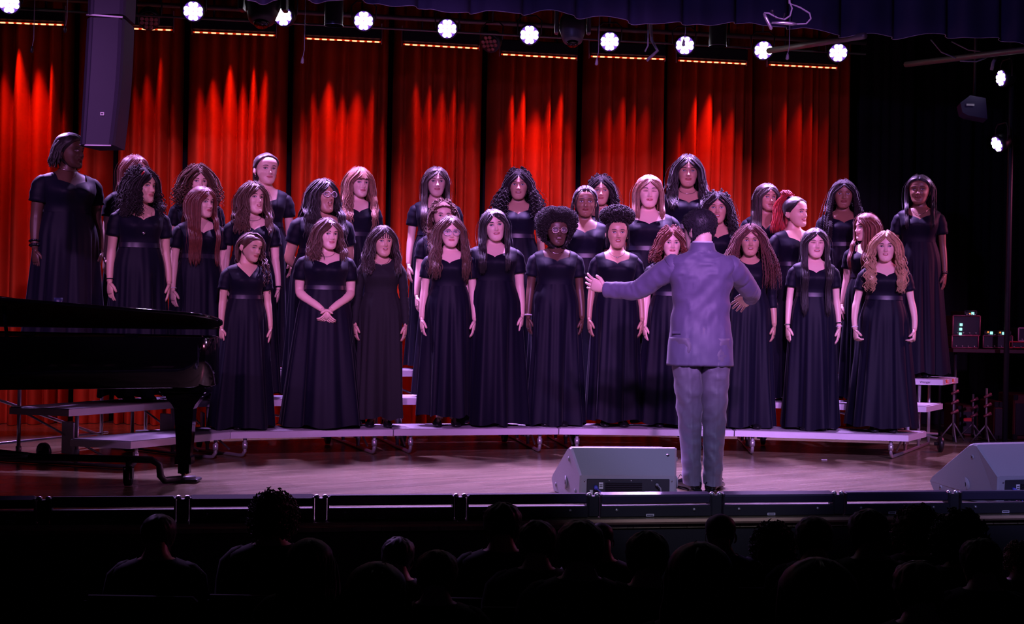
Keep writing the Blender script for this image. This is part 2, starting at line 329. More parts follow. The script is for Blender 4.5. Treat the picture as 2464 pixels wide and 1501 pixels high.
for i in range(5):
    fr = FR[i]; cen = (FR[i]+FR[i+1]+VV[i]+VV[i+1])/2
    root = rootat('choir_riser', (cen.x, cen.y, 0), RL[i], 'riser', 'three-step choir riser sections')
    for k in range(3):
        z = 0.2*(k+1); P = deckpoly(i, k)
        mb = MB(); mb.prism([p+Vector((0, 0, z-0.052)) for p in P], (0, 0, 0.046))
        dk = put(mb, 'deck', M_ALU, root)
        c = sum(P, Vector())/4; Q = [c+(p-c)*0.985+(Vector((0, 0, z-0.007))) for p in P]
        mt = MB(); mt.prism(Q, (0, 0, 0.007)); mt.build('carpet_top', M_CARPET, dk, matrix=Matrix.LocRotScale(root.location, None, None).inverted())
    L = (FR[i+1]-FR[i]).normalized(); N = Vector((-L.y, L.x, 0))
    for e, t in ((0, 0.11), (1, 0.89)):
        base = FR[i].lerp(FR[i+1], t); V = VV[i].lerp(VV[i+1], t)
        mb = MB(); r = 0.014
        ps = [base+V*(0.10+kk) for kk in (0, 1, 2)]+[base+V*2.9]
        top = [0.145, 0.345, 0.545, 0.545]
        # floor runner bent up into the front post
        run = [ps[0]+Vector((0, 0, top[0])), ps[0]+Vector((0, 0, 0.05)), ps[0]+V*0.05+Vector((0, 0, 0.022)), ps[0]+V*0.14+Vector((0, 0, r+0.001)), ps[3]+Vector((0, 0, r+0.001))]
        mb.tube(run, r, 8)
        for p, zt in list(zip(ps, top))[1:]: mb.tube([p+Vector((0, 0, r)), p+Vector((0, 0, zt))], r, 8)
        mb.tube([ps[1]+V*0.9+Vector((0, 0, 0.35)), ps[0]+Vector((0, 0, 0.05))+V*0.4], r*0.6, 6)
        for p in ps[:3]: mb.cyl(p+Vector((0, 0, 0.07)), p+Vector((0, 0, 0.115)), r*1.45, 8)
        put(mb, 'leg_frame', M_CHROME, root)
    mb = MB(); b0, b1 = FR[i].lerp(FR[i+1], 0.11)+VV[i]*2.88, FR[i].lerp(FR[i+1], 0.89)+VV[i+1]*2.88
    mb.tube([b0+Vector((0, 0, 0.50)), b1+Vector((0, 0, 0.06))], 0.011, 6); mb.tube([b0+Vector((0, 0, 0.10)), b1+Vector((0, 0, 0.10))], 0.011, 6)
    put(mb, 'brace', M_CHROME, root)
    ml = MB(); q0 = FR[i].lerp(FR[i+1], 0.14)+VV[i]*1.05; q1 = FR[i].lerp(FR[i+1], 0.14)+VV[i]*1.45
    ml.box((q0+q1)/2+Vector((0, 0, 0.19)), (0.02, 0.12, 0.22), 0, (L, N, Vector((0, 0, 1))), 0.004); put(ml, 'hinge_plate', M_ALU, root); ml = MB()
    q = FR[i].lerp(FR[i+1], 0.86)+VV[i+1]*1.25; ml.box(q+Vector((0, 0, 0.19)), (0.02, 0.12, 0.22), 0, (L, N, Vector((0, 0, 1))), 0.004)
    put(ml, 'hinge_plate', M_ALU, root)
    for t, kk in (((0.97, 1.6) if i == 4 else (0.80, 1.9)), (0.2, 1.9)):
        q = FR[i].lerp(FR[i+1], t)+VV[i].lerp(VV[i+1], t)*kk+(L*0.09 if i == 4 and t > .9 else L*0)
        mw = MB(); mw.tube([q-L*0.022+Vector((0, 0, 0.068)), q-L*0.014+Vector((0, 0, 0.068)), q+L*0.014+Vector((0, 0, 0.068)), q+L*0.022+Vector((0, 0, 0.068))], [0.045, 0.066, 0.066, 0.045], 20)
        mw.cyl(q-L*0.05+Vector((0, 0, 0.068)), q+L*0.03+Vector((0, 0, 0.068)), 0.014, 10)
        put(mw, 'wheel', M_RUBBER, root)
    if i == 4:
        # flag stickers on the end of the top deck
        a, b = FR[5]+VV[5]*2, FR[5]+VV[5]*3; T = (b-a).normalized(); O = Vector((T.y, -T.x, 0)); Wt = mat('sticker_white', (0.85, 0.82, 0.85), 0.5); Rd = mat('sticker_red', (0.7, 0.05, 0.03), 0.5); Bl = mat('sticker_canton', (0.75, 0.16, 0.04), 0.5)
        for s0, off in ((0.06, 0.0), (0.28, 0.0)):
            c = a+T*(s0+0.055)+O*0.0025+Vector((0, 0, 0.571)); ms = MB()
            ms.box(c, (0.11, 0.002, 0.042), 0, (T, O, Vector((0, 0, 1))))
            for q in range(3): ms.box(c+O*0.0012+Vector((0, 0, -0.016+q*0.0125)), (0.11, 0.0012, 0.0045), 1, (T, O, Vector((0, 0, 1))))
            ms.box(c-T*0.03+O*0.002+Vector((0, 0, 0.009)), (0.05, 0.0012, 0.024), 2, (T, O, Vector((0, 0, 1))))
            put(ms, 'flag_sticker', [Wt, Rd, Bl], root)
def text_mesh(body, size, m, name, mtx, parent=None, extrude=0.0006, align='CENTER'):
    cu = bpy.data.curves.new('t', 'FONT'); cu.body = body; cu.size = size; cu.extrude = extrude; cu.align_x = align; cu.align_y = 'CENTER'
    to = bpy.data.objects.new('t', cu); COL.objects.link(to); dg = bpy.context.evaluated_depsgraph_get()
    me = bpy.data.meshes.new_from_object(to.evaluated_get(dg)); bpy.data.objects.remove(to)
    me.transform(mtx); me.materials.clear(); me.materials.append(m)
    o = bpy.data.objects.new(name, me); COL.objects.link(o)
    if parent: o.parent = parent
    return o
def face_mtx(loc, right, up):
    right = Vector(right).normalized(); up = Vector(up).normalized(); n = right.cross(up)
    return Matrix(((right.x, up.x, n.x, loc[0]), (right.y, up.y, n.y, loc[1]), (right.z, up.z, n.z, loc[2]), (0, 0, 0, 1)))
L4 = (FR[5]-FR[4]).normalized()
p = (FR[5]+VV[5]*2)-L4*0.10+Vector((L4.y, -L4.x, 0))*0.003+Vector((0, 0, 0.571))
text_mesh('Wenger', 0.027, M_SPKDARK, 'maker_lettering', Matrix.LocRotScale(root.location, None, None).inverted() @ face_mtx(p-L4*0.05, L4, (0, 0, 1)), root)

# ------------------------------------------------------------------ stage-edge footlight units
POSTS = [-130, 105, 440, 772, 1107, 1427, 1722, 2016, 2292, 2560]
RD = EDGE_D+0.09
def upos(px): p = at(px, 1215, plane_d(px, RD)); return (p-Vector((0, RD, 0))).dot(U)
us = [upos(p) for p in POSTS]
for i in range(len(us)-1):
    u0, u1 = us[i]+0.035, us[i+1]-0.035; cu = (u0+u1)/2; L = u1-u0
    names = ['furthest left in the dark', 'second from the left, under the piano leg', 'left of centre behind the first audience head', 'behind the dark central audience heads', 'in front of the left half of the stage monitor', 'in front of the conductor\'s shoes', 'right of the conductor', 'left of the right-hand monitor', 'under the right-hand monitor']
    root = rootat('footlight_unit', on(RD, cu, 0), 'low black footlight bar, '+names[i], 'light', 'footlight bars along the stage edge', PSI)
    AX = (U, W, Vector((0, 0, 1)))
    tilt = random.Random(i).uniform(-8, 30)
    c, s = math.cos(R_(tilt)), math.sin(R_(tilt))
    AXT = (U, W*c+Vector((0, 0, 1))*s, Vector((0, 0, 1))*c-W*s)
    mb = MB(); mb.box(on(RD, cu, 0.103), (L, 0.055, 0.054), 0, AXT, 0.008); put(mb, 'light_bar', mat('bar_black_gloss', (0.035, 0.03, 0.06), 0.28), root)
    mb = MB(); mb.box(on(RD, cu, 0.031), (L, 0.07, 0.060), 0, AX, 0.005); put(mb, 'housing', M_FIX, root)
    mb = MB(); mb.box(on(RD, u0+0.28, 0.012, -0.0362), (0.045, 0.002, 0.013), 0, AX); mb.box(on(RD, u0+0.28, 0.012, -0.0372), (0.037, 0.001, 0.006), 1, AX); put(mb, 'label_plate', [M_LABEL, M_SPKDARK], root)
    for q in (u0+0.09, u1-0.10):
        mb = MB(); mb.cyl(on(RD, q, 0.042, -0.034), on(RD, q, 0.042, -0.041), 0.008, 10); put(mb, 'screw', M_CHROME, root)
    for q in (u0+0.004, u1-0.004):
        mb = MB(); mb.box(on(RD, q, 0.063), (0.008, 0.07, 0.124), 0, AX, 0.003); put(mb, 'end_bracket', M_FIX, root)
for i, u in enumerate(us[1:-1]):
    mb = MB(); mb.box(on(RD, u, 0.058), (0.0615, 0.05, 0.114), 0, (U, W, Vector((0, 0, 1))), 0.006)
    nm = ['left, under the piano', 'second from left under the piano tail leg', 'third from left', 'left of the centre audience head', 'in front of the stage monitor', 'in front of the conductor\'s right shoe', 'between conductor and right-hand monitor', 'in front of the right-hand monitor']
    root = rootat('joint_post', on(RD, u, 0), 'short black post joining two footlight bars, '+nm[i], 'post', 'posts between the footlight bars', PSI)
    put(mb, 'post_body', M_FIX, root)
    for q in (-0.022, 0.022):
        k = MB(); k.ball(on(RD, u+q, 0.122), (0.016, 0.016, 0.012)); put(k, 'knob', M_CHROME, root)

# ------------------------------------------------------------------ lights over the stage
def par_lamp(px, py, d0, lit, aim, label, group, scale=1.0, cells=None, up=0.35, depth=None):
    p = atp(px, py, d0) if depth is None else at(px, py, depth)
    root = rootat('par_lamp', p, label, 'stage light', group)
    n = Vector(aim).normalized(); X = n.cross(Vector((0, 0, 1))).normalized(); Y = X.cross(n)
    mb = MB(); mb.tube([p-n*0.15*scale, p-n*0.13*scale, p-n*0.05*scale, p-n*0.002, p-n*0.002], [0.04*scale, 0.065*scale, 0.092*scale, 0.092*scale, 0.085*scale], 24)
    put(mb, 'housing', M_FIX, root)
    mb = MB(); mb.tube([p+n*0.0, p+n*0.003], 0.080*scale, 24); put(mb, 'lens_plate', M_LEDHALO if lit else M_FIX, root)
    mb = MB(); sp = 0.040*scale
    for r, cnt in ((1.5, 2), (0.5, 4), (-0.5, 4), (-1.5, 2)):
        for c in range(cnt):
            q = p+X*((c-(cnt-1)/2)*sp*0.95)+Y*(r*sp*0.92)
            mb.tube([q+n*0.003, q+n*0.009, q+n*0.0095], [0.0195*scale, 0.0185*scale, 0.010*scale], 12)
    put(mb, 'led_cells', M_LEDON if lit else M_LEDOFF, root)
    mb = MB(); Xh = Vector((X.x, X.y, 0)).normalized(); pv = p-n*0.06*scale
    mb.tube([pv-Xh*0.10*scale, pv-Xh*0.105*scale+Vector((0, 0, 0.12)), pv-Xh*0.06+Vector((0, 0, 0.16)), pv+Xh*0.06+Vector((0, 0, 0.16)), pv+Xh*0.105*scale+Vector((0, 0, 0.12)), pv+Xh*0.10*scale], 0.007, 6)
    if up: mb.tube([pv+Vector((0, 0, 0.16)), pv+Vector((0, 0, 0.16+up))], 0.010, 6)
    put(mb, 'yoke', M_FIX, root)
    return root
nm = ['cut by the top left picture corner', 'just right of the hanging column speaker', 'third from the left', 'fourth from the left, right of the cylindrical spotlight', 'fifth from the left', 'sixth from the left, left of the moving head', 'above the right half of the row, seventh from the left', 'left of the second cylindrical spotlight', 'below the looped microphone cable', 'last of the row on the right']
for i, (px, py) in enumerate(PARS):
    q = atp(px, py, PAR_D)
    par_lamp(px, py, PAR_D, True, (-q.x*(0.9 if i != 2 else 0.2)+(-4 if i == 2 else 0)+(1.5 if i > 6 else 0), -q.y, H-q.z-1.0), 'lit LED can light, '+nm[i], 'lit can lights on the overhead pipe')
for i, (px, py, aim) in enumerate([(358, 50, (0.3, -1.0, -0.9)), (1178, 104, (-0.5, -1.0, -0.75))]):
    par_lamp(px, py, PAR_D+0.2, False, aim, 'unlit LED can light with dull red lenses, '+('right of the column speaker' if i == 0 else 'between the fifth and sixth lit lamps'), 'unlit can lights overhead')
for i, (px, py) in enumerate([(2409, 188), (2399, 347)]):
    par_lamp(px, py, 11, True, ((-1, -0.22, -0.12), (-1, -0.26, -0.5))[i], 'lit white LED can light on the right-hand boom, '+('upper' if i == 0 else 'lower'), 'side lights on the right-hand boom', 0.85, up=0.0, depth=11.6)
    q = at(px, py, 11.6); spot('side_lamp', q+Vector((-0.1, -0.1, -0.05)), (0.8, 9.8, 0.9), (0.80, 0.40, 1.0), 90, 26, 0.8, 0.07)
p0, p1 = at(2422, 150, 11.72), at(2405, 700, 11.72)
root = rootat('light_boom', (p0.x, p0.y, 0), 'thin dark vertical pipe holding the two right-hand side lights', 'pipe')
mb = MB(); mb.tube([Vector((p0.x+.05, p0.y, 4.5)), Vector((p0.x+0.05, p0.y, 0.02))], 0.024, 10); mb.cyl(Vector((p0.x+.05, p0.y, 0)), Vector((p0.x+.05, p0.y, 0.03)), 0.25, 20); put(mb, 'pole', M_FIX, root)
# red LED strip bars
nm = ['at the top left corner', 'right of the hanging column speaker', 'third from the left', 'fourth from the left', 'in the middle, fifth from the left', 'under the moving head', 'seventh from the left, crossed by a bent wire', 'eighth from the left', 'rightmost, over the dim curtain']
for i, (x0, x1, y0, y1) in enumerate(STRIPS):
    a, b = atp(x0, y0, STRIP_D), atp(x1, y1, STRIP_D); c = (a+b)/2; X = (b-a).normalized(); Ln = (b-a).length
    root = rootat('strip_light', c, 'strip light with glowing red cells, '+nm[i], 'stage light', 'red strip bars above the curtain', PSI)
    Zu = X.cross(W)*-1
    if Zu.z < 0: Zu = -Zu
    AX = (X, W, Zu)
    mb = MB(); mb.box(c+Zu*0.085, (Ln+0.02, 0.10, 0.12), 0, AX, 0.01); put(mb, 'housing', M_FIX, root)
    mb = MB(); mb.box(c+Zu*0.004-W*0.035, (Ln, 0.02, 0.012), 0, AX); put(mb, 'lens_strip', M_REDDIM, root)
    ncell = max(6, round(Ln/0.072))
    for k in range(ncell):
        cm = MB(); cm.box(a+X*(Ln*(k+0.5)/ncell)+Zu*0.001-W*0.042, (0.045, 0.014, 0.011), 0, AX, 0.003); put(cm, 'led_cell', M_REDLED, root)
    mb = MB()
    for q, sg in ((a-X*0.012, -1), (b+X*0.012, 1)): mb.box(q+Zu*0.085, (0.006, 0.03, 0.19), 0, AX)
    put(mb, 'side_bracket', M_ALU, root)
    for t in (0.25, 0.75): mb = MB(); q = a.lerp(b, t)+Zu*0.14; mb.tube([q, Vector((q.x, q.y, q.z+0.30))], 0.010, 6); put(mb, 'hanger', M_FIX, root)
# pipes
def pipe(name, pts, r, m, label, cat='pipe'):
    mb = MB(); mb.tube(pts, r, 8); o = mb.build(name, m); tag(o, label, cat); return o
pipe('lighting_pipe', [atp(-200, 8, PAR_D+0.12), atp(2083, 130, PAR_D+0.12)], 0.010, M_PIPE, 'thin grey pipe running behind the row of can lights')
pipe('lighting_pipe', [atp(-200, 22, STRIP_D-0.1)+Vector((0, 0, .15)), atp(2083, 140, STRIP_D-.1)+Vector((0, 0, .15))], 0.022, M_PIPE, 'upper dark pipe that carries the red strip bars')
pipe('diagonal_pipe', [at(1850, 122, 11.6), at(2080, 86, 9.9)], 0.026, M_PIPE, 'slanting steel pipe below the valance, right of centre')
pipe('diagonal_pipe', [at(2180, 155, 11.9), at(2464, 120, 10.4), at(2560, 108, 9.9)], 0.026, M_PIPE, 'slanting steel pipe at the upper right, draped with cables')
for i, pts in enumerate([[(2240, 95), (2265, 125), (2300, 140)], [(2290, 100), (2330, 120), (2380, 126), (2430, 124)], [(2310, 147), (2350, 148), (2375, 138)], [(2398, 135), (2390, 150), (2386, 168)]]):
    pipe('hanging_cable', [at(x, y, 10.9) for x, y in pts], 0.006 if i < 3 else 0.014, M_CABLE, 'violet-lit cable drooping from the upper right pipe, '+['leftmost diagonal one', 'long shallow one', 'short sagging loop', 'thick tail above the side light'][i], 'cable')
# pendant choir microphones
for i, (x0, y0, x1, y1) in enumerate([(80, -40, 77, 120), (159, -40, 157, 72), (732, 0, 728, 146), (1438, 45, 1436, 150), (1897, 60, 1895, 137), (1646, 60, 1645, 104)]):
    a, b = at(x0, y0, 9.9), at(x1, y1, 9.9); a.z = 4.5; a.x = b.x+0.02; a.y = b.y
    root = rootat('hanging_microphone', b, 'small microphone hanging on a thin wire, '+['faint one near the left edge', 'left of the column speaker', 'long one left of the cylindrical spotlight', 'in front of the middle strip bar', 'below the looped stereo microphones', 'in front of the eighth lit lamp'][i], 'microphone', 'choir microphones hanging on wires')
    mb = MB(); mb.tube([a, b+Vector((0.012, 0, 0.20)), b+Vector((0.012, 0, 0.08)), b+Vector((0, 0, 0.02))], 0.0032, 6); put(mb, 'wire', M_CABLE, root)
    mb = MB(); mb.tube([b+Vector((0, 0, 0.03)), b+Vector((0, 0, 0.01)), b-Vector((0.002, 0, 0.015)), b-Vector((0.002, 0, 0.022))], [0.004, 0.010, 0.013, 0.006], 10); put(mb, 'capsule', M_FIX if i < 2 else M_CABLE, root)
# bent wire
pipe('bent_wire', [Vector((at(1560, 62, 9.95).x, 9.95, 4.54)), at(1560, 62, 9.95), at(1559, 110, 9.95), at(1552, 124, 9.95)], 0.006, M_CABLE, 'straight wire hooked at its end, hanging over the seventh strip bar', 'wire')
pipe('cable_hook', [Vector((at(1566, 60, 10.2).x, 10.2, 4.54)), at(1566, 62, 10.2), at(1568, 96, 10.2), at(1582, 122, 10.2), at(1556, 146, 10.2)], 0.012, M_CABLE, 'kinked metal cable hook hanging in front of the seventh strip bar', 'hook')
# stereo microphones with looped cable in front of the valance
d = 8.6
c = at(1880, 50, d); root = rootat('stereo_microphone', c, 'pair of slim microphones with a looped cable hanging before the valance', 'microphone')
mb = MB(); mb.tube([at(1897, -60, d), at(1900, 5, d), at(1906, 20, d), at(1901, 38, d), at(1888, 47, d), at(1872, 44, d), at(1850, 32, d), at(1838, 31, d)], 0.006, 8)
mb.tube([at(1897, -60, d), at(1899, 8, d), at(1925, 18, d), at(1948, 32, d), at(1951, 45, d), at(1940, 57, d), at(1915, 58, d)], 0.006, 8); put(mb, 'cable', M_CABLE, root)
mb = MB(); mb.tube([at(1838, 32, d), at(1844, 45, d), at(1856, 69, d), at(1858, 70, d)], [0.008, 0.011, 0.011, 0.008], 12); put(mb, 'microphone_body', M_CHROME, root)
mb = MB(); mb.tube([at(1857, 55, d), at(1884, 55, d), at(1905, 57, d), at(1917, 58, d)], [0.007, 0.011, 0.012, 0.007], 12); put(mb, 'microphone_body', M_CHROME, root)
mb = MB(); mb.tube([at(1856, 27, d), at(1866, 43, d), at(1884, 48, d), at(1888, 32, d)], 0.006, 8); mb.ball(at(1858, 27, d), 0.012); put(mb, 'clip', M_FIX, root)
# cylindrical spotlights
for i, (x0, x1, yb, d) in enumerate([(781, 825, 62, 10.3), (1706, 1748, 112, 10.6)]):
    c = atp((x0+x1)/2, yb, d); r = (x1-x0)/2*c.y/F
    root = rootat('cylinder_spotlight', c, 'black cylindrical downlight hanging below the valance, '+('left, by the fourth lit lamp' if i == 0 else 'right, by the eighth lit lamp'), 'stage light', 'cylindrical downlights')
    mb = MB(); mb.tube([c, c+Vector((0, 0, 0.35)), c+Vector((0, 0, 0.42))], [r, r, r*0.6], 28, cap=False); mb.tube([c+Vector((0, 0, 0.42)), Vector((c.x, c.y, 4.5))], 0.02, 8); put(mb, 'barrel', mat('satin_black_barrel', (0.03, 0.028, 0.04), 0.3), root)
    mb = MB(); mb.tube([c+Vector((0, 0, 0.0)), c+Vector((0, 0, 0.006))], r*1.04, 28, cap=False); put(mb, 'rim', M_CHROME, root)
    mb = MB(); mb.tube([c+Vector((0, 0, 0.05)), c+Vector((0, 0, 0.06))], r*0.95, 28); put(mb, 'lens', M_FIX, root)
# moving heads
for i, (px, py, d, sc_, lb) in enumerate([(1378, 78, 10.3, 1.0, 'grey moving-head light below the valance, right of the sixth lit lamp'), (632, 22, 10.4, 1.35, 'large dark moving-head light at the top, left of the third lit lamp')]):
    c = at(px, py, d); m_ = mat('moving_head_grey', (0.10, 0.095, 0.12), 0.4) if i == 0 else M_FIX
    root = rootat('moving_head', c, lb, 'stage light')
    mb = MB(); mb.tube([c+Vector((0, 0.06, 0.13))*sc_, c+Vector((0, 0.04, 0.10))*sc_, c+Vector((0, 0.01, 0.03))*sc_, c+Vector((0, -0.03, -0.07))*sc_, c+Vector((0, -0.035, -0.085))*sc_], [0.07*sc_, 0.10*sc_, 0.105*sc_, 0.075*sc_, 0.05*sc_], 24); put(mb, 'head', m_, root)
    mb = MB(); mb.tube([c+Vector((0, -0.030, -0.078))*sc_+Vector((0, -.002, -.01)), c+Vector((0, -0.035, -0.092))*sc_+Vector((0, -.004, -.012))], [0.048*sc_, 0.040*sc_], 20); put(mb, 'lens', M_PIANO, root)
    for s_ in (-1, 1):
        mb = MB(); mb.box(c+Vector((s_*0.125*sc_, 0.02, 0.13*sc_)), (0.03*sc_, 0.09*sc_, 0.28*sc_), 0, None, 0.008); put(mb, 'yoke_arm', m_, root)
    mb = MB(); mb.box(c+Vector((0, 0.02, 0.30*sc_)), (0.30*sc_, 0.20*sc_, 0.09*sc_), 0, None, 0.012); mb.tube([c+Vector((0, .02, .33*sc_)), Vector((c.x, c.y+.02, 4.5))], 0.02, 8); put(mb, 'base', m_, root)
# wall-side loudspeaker at right
c = at(2335, 256, 11.9); root = rootat('side_loudspeaker', c, 'dark angular loudspeaker with a pale label left of the side lights', 'speaker')
P = [at(x, y, 11.8) for x, y in ((2311, 247), (2335, 229), (2372, 236), (2376, 286), (2328, 277), (2316, 270))]
mb = MB(); mb.prism(P, (0.05, 0.25, 0)); put(mb, 'cabinet', mat('dark_violet_cabinet', (0.06, 0.045, 0.13), 0.5), root)
mb = MB(); mb.box(at(2335, 252, 11.79), (0.07, 0.004, 0.018)); put(mb, 'label', M_LABEL, root)
mb = MB(); mb.tube([at(2345, 230, 11.95), Vector((at(2345, 230, 11.95).x, 11.95, 4.5))], 0.015, 8); put(mb, 'hanger', M_FIX, root)
# hanging column loudspeaker
d = 7.9
root = rootat('column_loudspeaker', at(245, 0, d), 'tall dark column loudspeaker hanging at the upper left, violet-lit', 'speaker')
def colbox(yt, yb, xl0, xr0, xl1, xr1, nm, curve=0.0):
    a, b = at(xl0, yt, d), at(xr0, yt, d); c_, e = at(xl1, yb, d), at(xr1, yb, d)
    rows = []; n = 12
    for k in range(n+1):
        t = k/n; l = a.lerp(c_, t)+Vector((0.03*math.sin(t*PI/2)**2*0, 0, 0)); r_ = b.lerp(e, t)+Vector((curve*math.sin(PI*t), 0, 0)); wv = r_-l
        prof = [(0.0, 0.06), (0.03, 0.0), (0.17, -0.05), (0.24, -0.055), (0.26, -0.048), (0.9, -0.048), (0.97, -0.03), (1.0, 0.0), (0.95, 0.24), (0.2, 0.26)]
        rows.append([l+wv*px_+Vector((0, dy, 0)) for px_, dy in prof])
    mb = MB(); mb.grid(rows, True, 0, False, True, True); return mb
mb = colbox(46, 350, 207, 300, 190, 276, 'x', 0.012); put(mb, 'cabinet', mat('speaker_charcoal', (0.035, 0.028, 0.055), 0.6, spec=0.25), root)
mb = colbox(-90, 38, 212, 308, 208, 302, 'x'); put(mb, 'upper_cabinet', MATS['speaker_charcoal'], root)
mb = MB(); mb.tube([at(209, 36, d)+Vector((0, 0.0, 0)), at(235, 42, d)+Vector((0, -0.06, 0)), at(301, 46, d)+Vector((0, -0.05, 0))], 0.006, 6); put(mb, 'joint_trim', mat('bright_trim', (0.8, 0.7, 0.9), 0.3), root)
mb = MB(); mb.box(at(253, 277, d)+Vector((0, -0.055, 0)), (0.022, 0.006, 0.018)); mb.box(at(253, 277, d)+Vector((0, -0.059, 0)), (0.014, 0.002, 0.008), 1); put(mb, 'badge', [M_LABEL, M_SPKDARK], root)
mb = MB(); mb.tube([at(192, 348, d)+Vector((0, 0.0, 0)), at(215, 352, d)+Vector((0, -0.055, 0)), at(272, 352, d)+Vector((0, -0.04, 0))], 0.004, 6); put(mb, 'bottom_trim', MATS['bright_trim'], root)
mb = MB(); q = at(255, -60, d)
for s_ in (-0.08, 0.08): mb.tube([q+Vector((s_, 0.1, 0)), Vector((q.x+s_, q.y+0.1, 4.55))], 0.008, 6)
put(mb, 'suspension', M_FIX, root)

# ------------------------------------------------------------------ stage monitors
def monitor(loc, rz, wd, sc_, label):
    root = rootat('stage_monitor', loc, label, 'speaker', 'wedge stage monitors', rz)
    # profile in (y depth, z), rear faces the audience (-y)
    P = [(-0.19, 0.0), (-0.21, 0.02), (-0.215, 0.150), (-0.07, 0.300), (-0.045, 0.305), (-0.02, 0.295), (0.21, 0.10), (0.225, 0.075), (0.185, 0.0)]
    P = [(a*sc_, b*sc_) for a, b in P]
    mb = MB(); hw = wd/2
    tp = lambda y: (y+.215)*.24
    rows = [[Vector((x+math.copysign(tp(y), x), y*k, 0.004+z*k)) for y, z in P] for x, k in ((-hw, 0.97), (-hw+0.012, 1), (hw-0.012, 1), (hw, 0.97))]
    mb.grid(rows, True, 0, False, True, True); mb.build('cabinet', M_SPK, root)
    y0 = -0.2125*sc_
    mb = MB(); mb.box((0, y0-0.002, 0.075*sc_), (wd*0.86, 0.012, 0.115*sc_), 0, None, 0.004); mb.build('amplifier_panel', M_SPKDARK, root)
    for k in range(9):
        f = MB(); f.box((-0.03*sc_, y0-0.013, (0.025+k*0.0105)*sc_), (wd*0.38, 0.010, 0.0035*sc_)); f.build('cooling_fin', mat('fin_black', (0.05, 0.045, 0.06), 0.4, 0.5), root)
    for x in (-0.34, -0.15, 0.02, 0.18, 0.34):
        f = MB(); f.cyl((x*wd/0.75, y0-0.008, 0.122*sc_), (x*wd/0.75, y0-0.011, 0.122*sc_), 0.004, 8); f.build('screw', M_CHROME, root)
    f = MB(); f.box((-wd*0.285, y0-0.011, 0.092*sc_), (0.026, 0.003, 0.038), 0); f.box((-wd*0.285, y0-0.013, 0.098*sc_), (0.018, 0.001, 0.004), 1); f.box((-wd*0.285, y0-0.013, 0.088*sc_), (0.018, 0.001, 0.004), 1); f.build('rating_label', [M_LABEL, M_SPKDARK], root)
    f = MB(); f.box((-wd*0.385, y0-0.011, 0.045*sc_), (0.018, 0.003, 0.04)); f.build('side_label', M_LABEL, root)
    f = MB(); f.box((-wd*0.285, y0-0.011, 0.038*sc_), (0.026, 0.003, 0.032)); f.build('warning_label', mat('label_magenta', (0.75, 0.25, 0.55), 0.5), root)
    f = MB(); f.cyl((-wd*0.34, y0-0.008, 0.085*sc_), (-wd*0.34, y0-0.035, 0.078*sc_), 0.012, 12); f.tube([(-wd*0.34, y0-0.035, 0.078*sc_), (-wd*0.30, y0-0.05, 0.06), (-wd*0.27, y0-0.045, 0.02), (-wd*0.27, y0-0.04, 0.004)], 0.004, 6); f.build('power_cable', mat('blue_connector', (0.12, 0.12, 0.7), 0.4), root)
    f = MB(); f.cyl((wd*0.29, y0-0.008, 0.10*sc_), (wd*0.29, y0-0.035, 0.10*sc_), 0.009, 12); f.tube([(wd*0.29, y0-0.035, 0.10*sc_), (wd*0.32, y0-0.045, 0.08), (wd*0.33, y0-0.045, 0.04), (wd*0.33, y0-0.04, 0.004)], 0.004, 6); f.build('signal_cable', M_CABLE, root)
    # pole socket and corner bosses on both cheeks
    for sx in (-1, 1):
        X = sx*(hw+tp(0)-.001)
        f = MB(); f.tube([(X, 0.0, 0.085*sc_), (X+sx*0.004, 0, 0.085*sc_)], 0.040*sc_, 24); f.tube([(X+sx*0.004, 0, 0.085*sc_), (X+sx*0.0045, 0, 0.085*sc_)], 0.016*sc_, 16, 1); f.build('pole_socket', [M_SPK, M_BLACK], root)
        for (yy, zz) in ((-0.15, 0.05), (0.15, 0.05), (-0.045, 0.235)):
            X = sx*(hw+tp(yy*sc_)-.001); f = MB(); f.cyl((X, yy*sc_, zz*sc_), (X+sx*0.005, yy*sc_, zz*sc_), 0.013*sc_, 14); f.cyl((X+sx*0.005, yy*sc_, zz*sc_), (X+sx*0.0055, yy*sc_, zz*sc_), 0.005*sc_, 8, 1); f.build('bolt', [M_SPK, M_BLACK], root)
    # grille on the performers' side and its edge seen along the ridge
    f = MB(); n = Vector((0, 0.195, 0.23)).normalized(); dd = Vector((0, 0.23, -0.195)).normalized()
    f.box(Vector((0, 0.095*sc_, 0.2015*sc_))+n*0.004, (wd-0.05, 0.28*sc_, 0.012), 0, (Vector((1, 0, 0)), dd, n), 0.003); f.build('grille', M_FIX, root)
    g = MB()
    for k in range(60):
        x = -hw+0.05+k*(wd-0.1)/59
        g.box((x, -0.035*sc_, 0.3075*sc_), (0.006, 0.022, 0.004))
    g.build('grille_edge', M_SPKDARK, root, kind='stuff')
    f = MB(); f.cyl((hw*0.9, -0.105*sc_, 0.262*sc_), (hw*0.9, -0.110*sc_, 0.268*sc_), 0.010*sc_, 14); f.build('top_socket', M_SPKDARK, root)
    return root
c = atz(1500, 1203, 0.0); monitor((c.x, c.y+0.19, 0), R_(7), 0.585, 0.98, 'grey wedge stage monitor with slotted amplifier back, left of the conductor')
c = atz(2420, 1212, 0.0); monitor((c.x+0.13, c.y+0.25, 0), R_(20), 0.62, 1.16, 'grey wedge stage monitor at the right picture edge with a round pole socket')
f = MB(); c = atz(1560, 1095, 0); f.box(atz(1983, 1107, 0)+Vector((0, 0, 0.004)), (0.045, 0.02, 0.004), 0, None, 0.001); tag(f.build('tape_scrap', M_LABEL), 'tiny white scrap lying on the floor in front of the right risers', 'scrap')

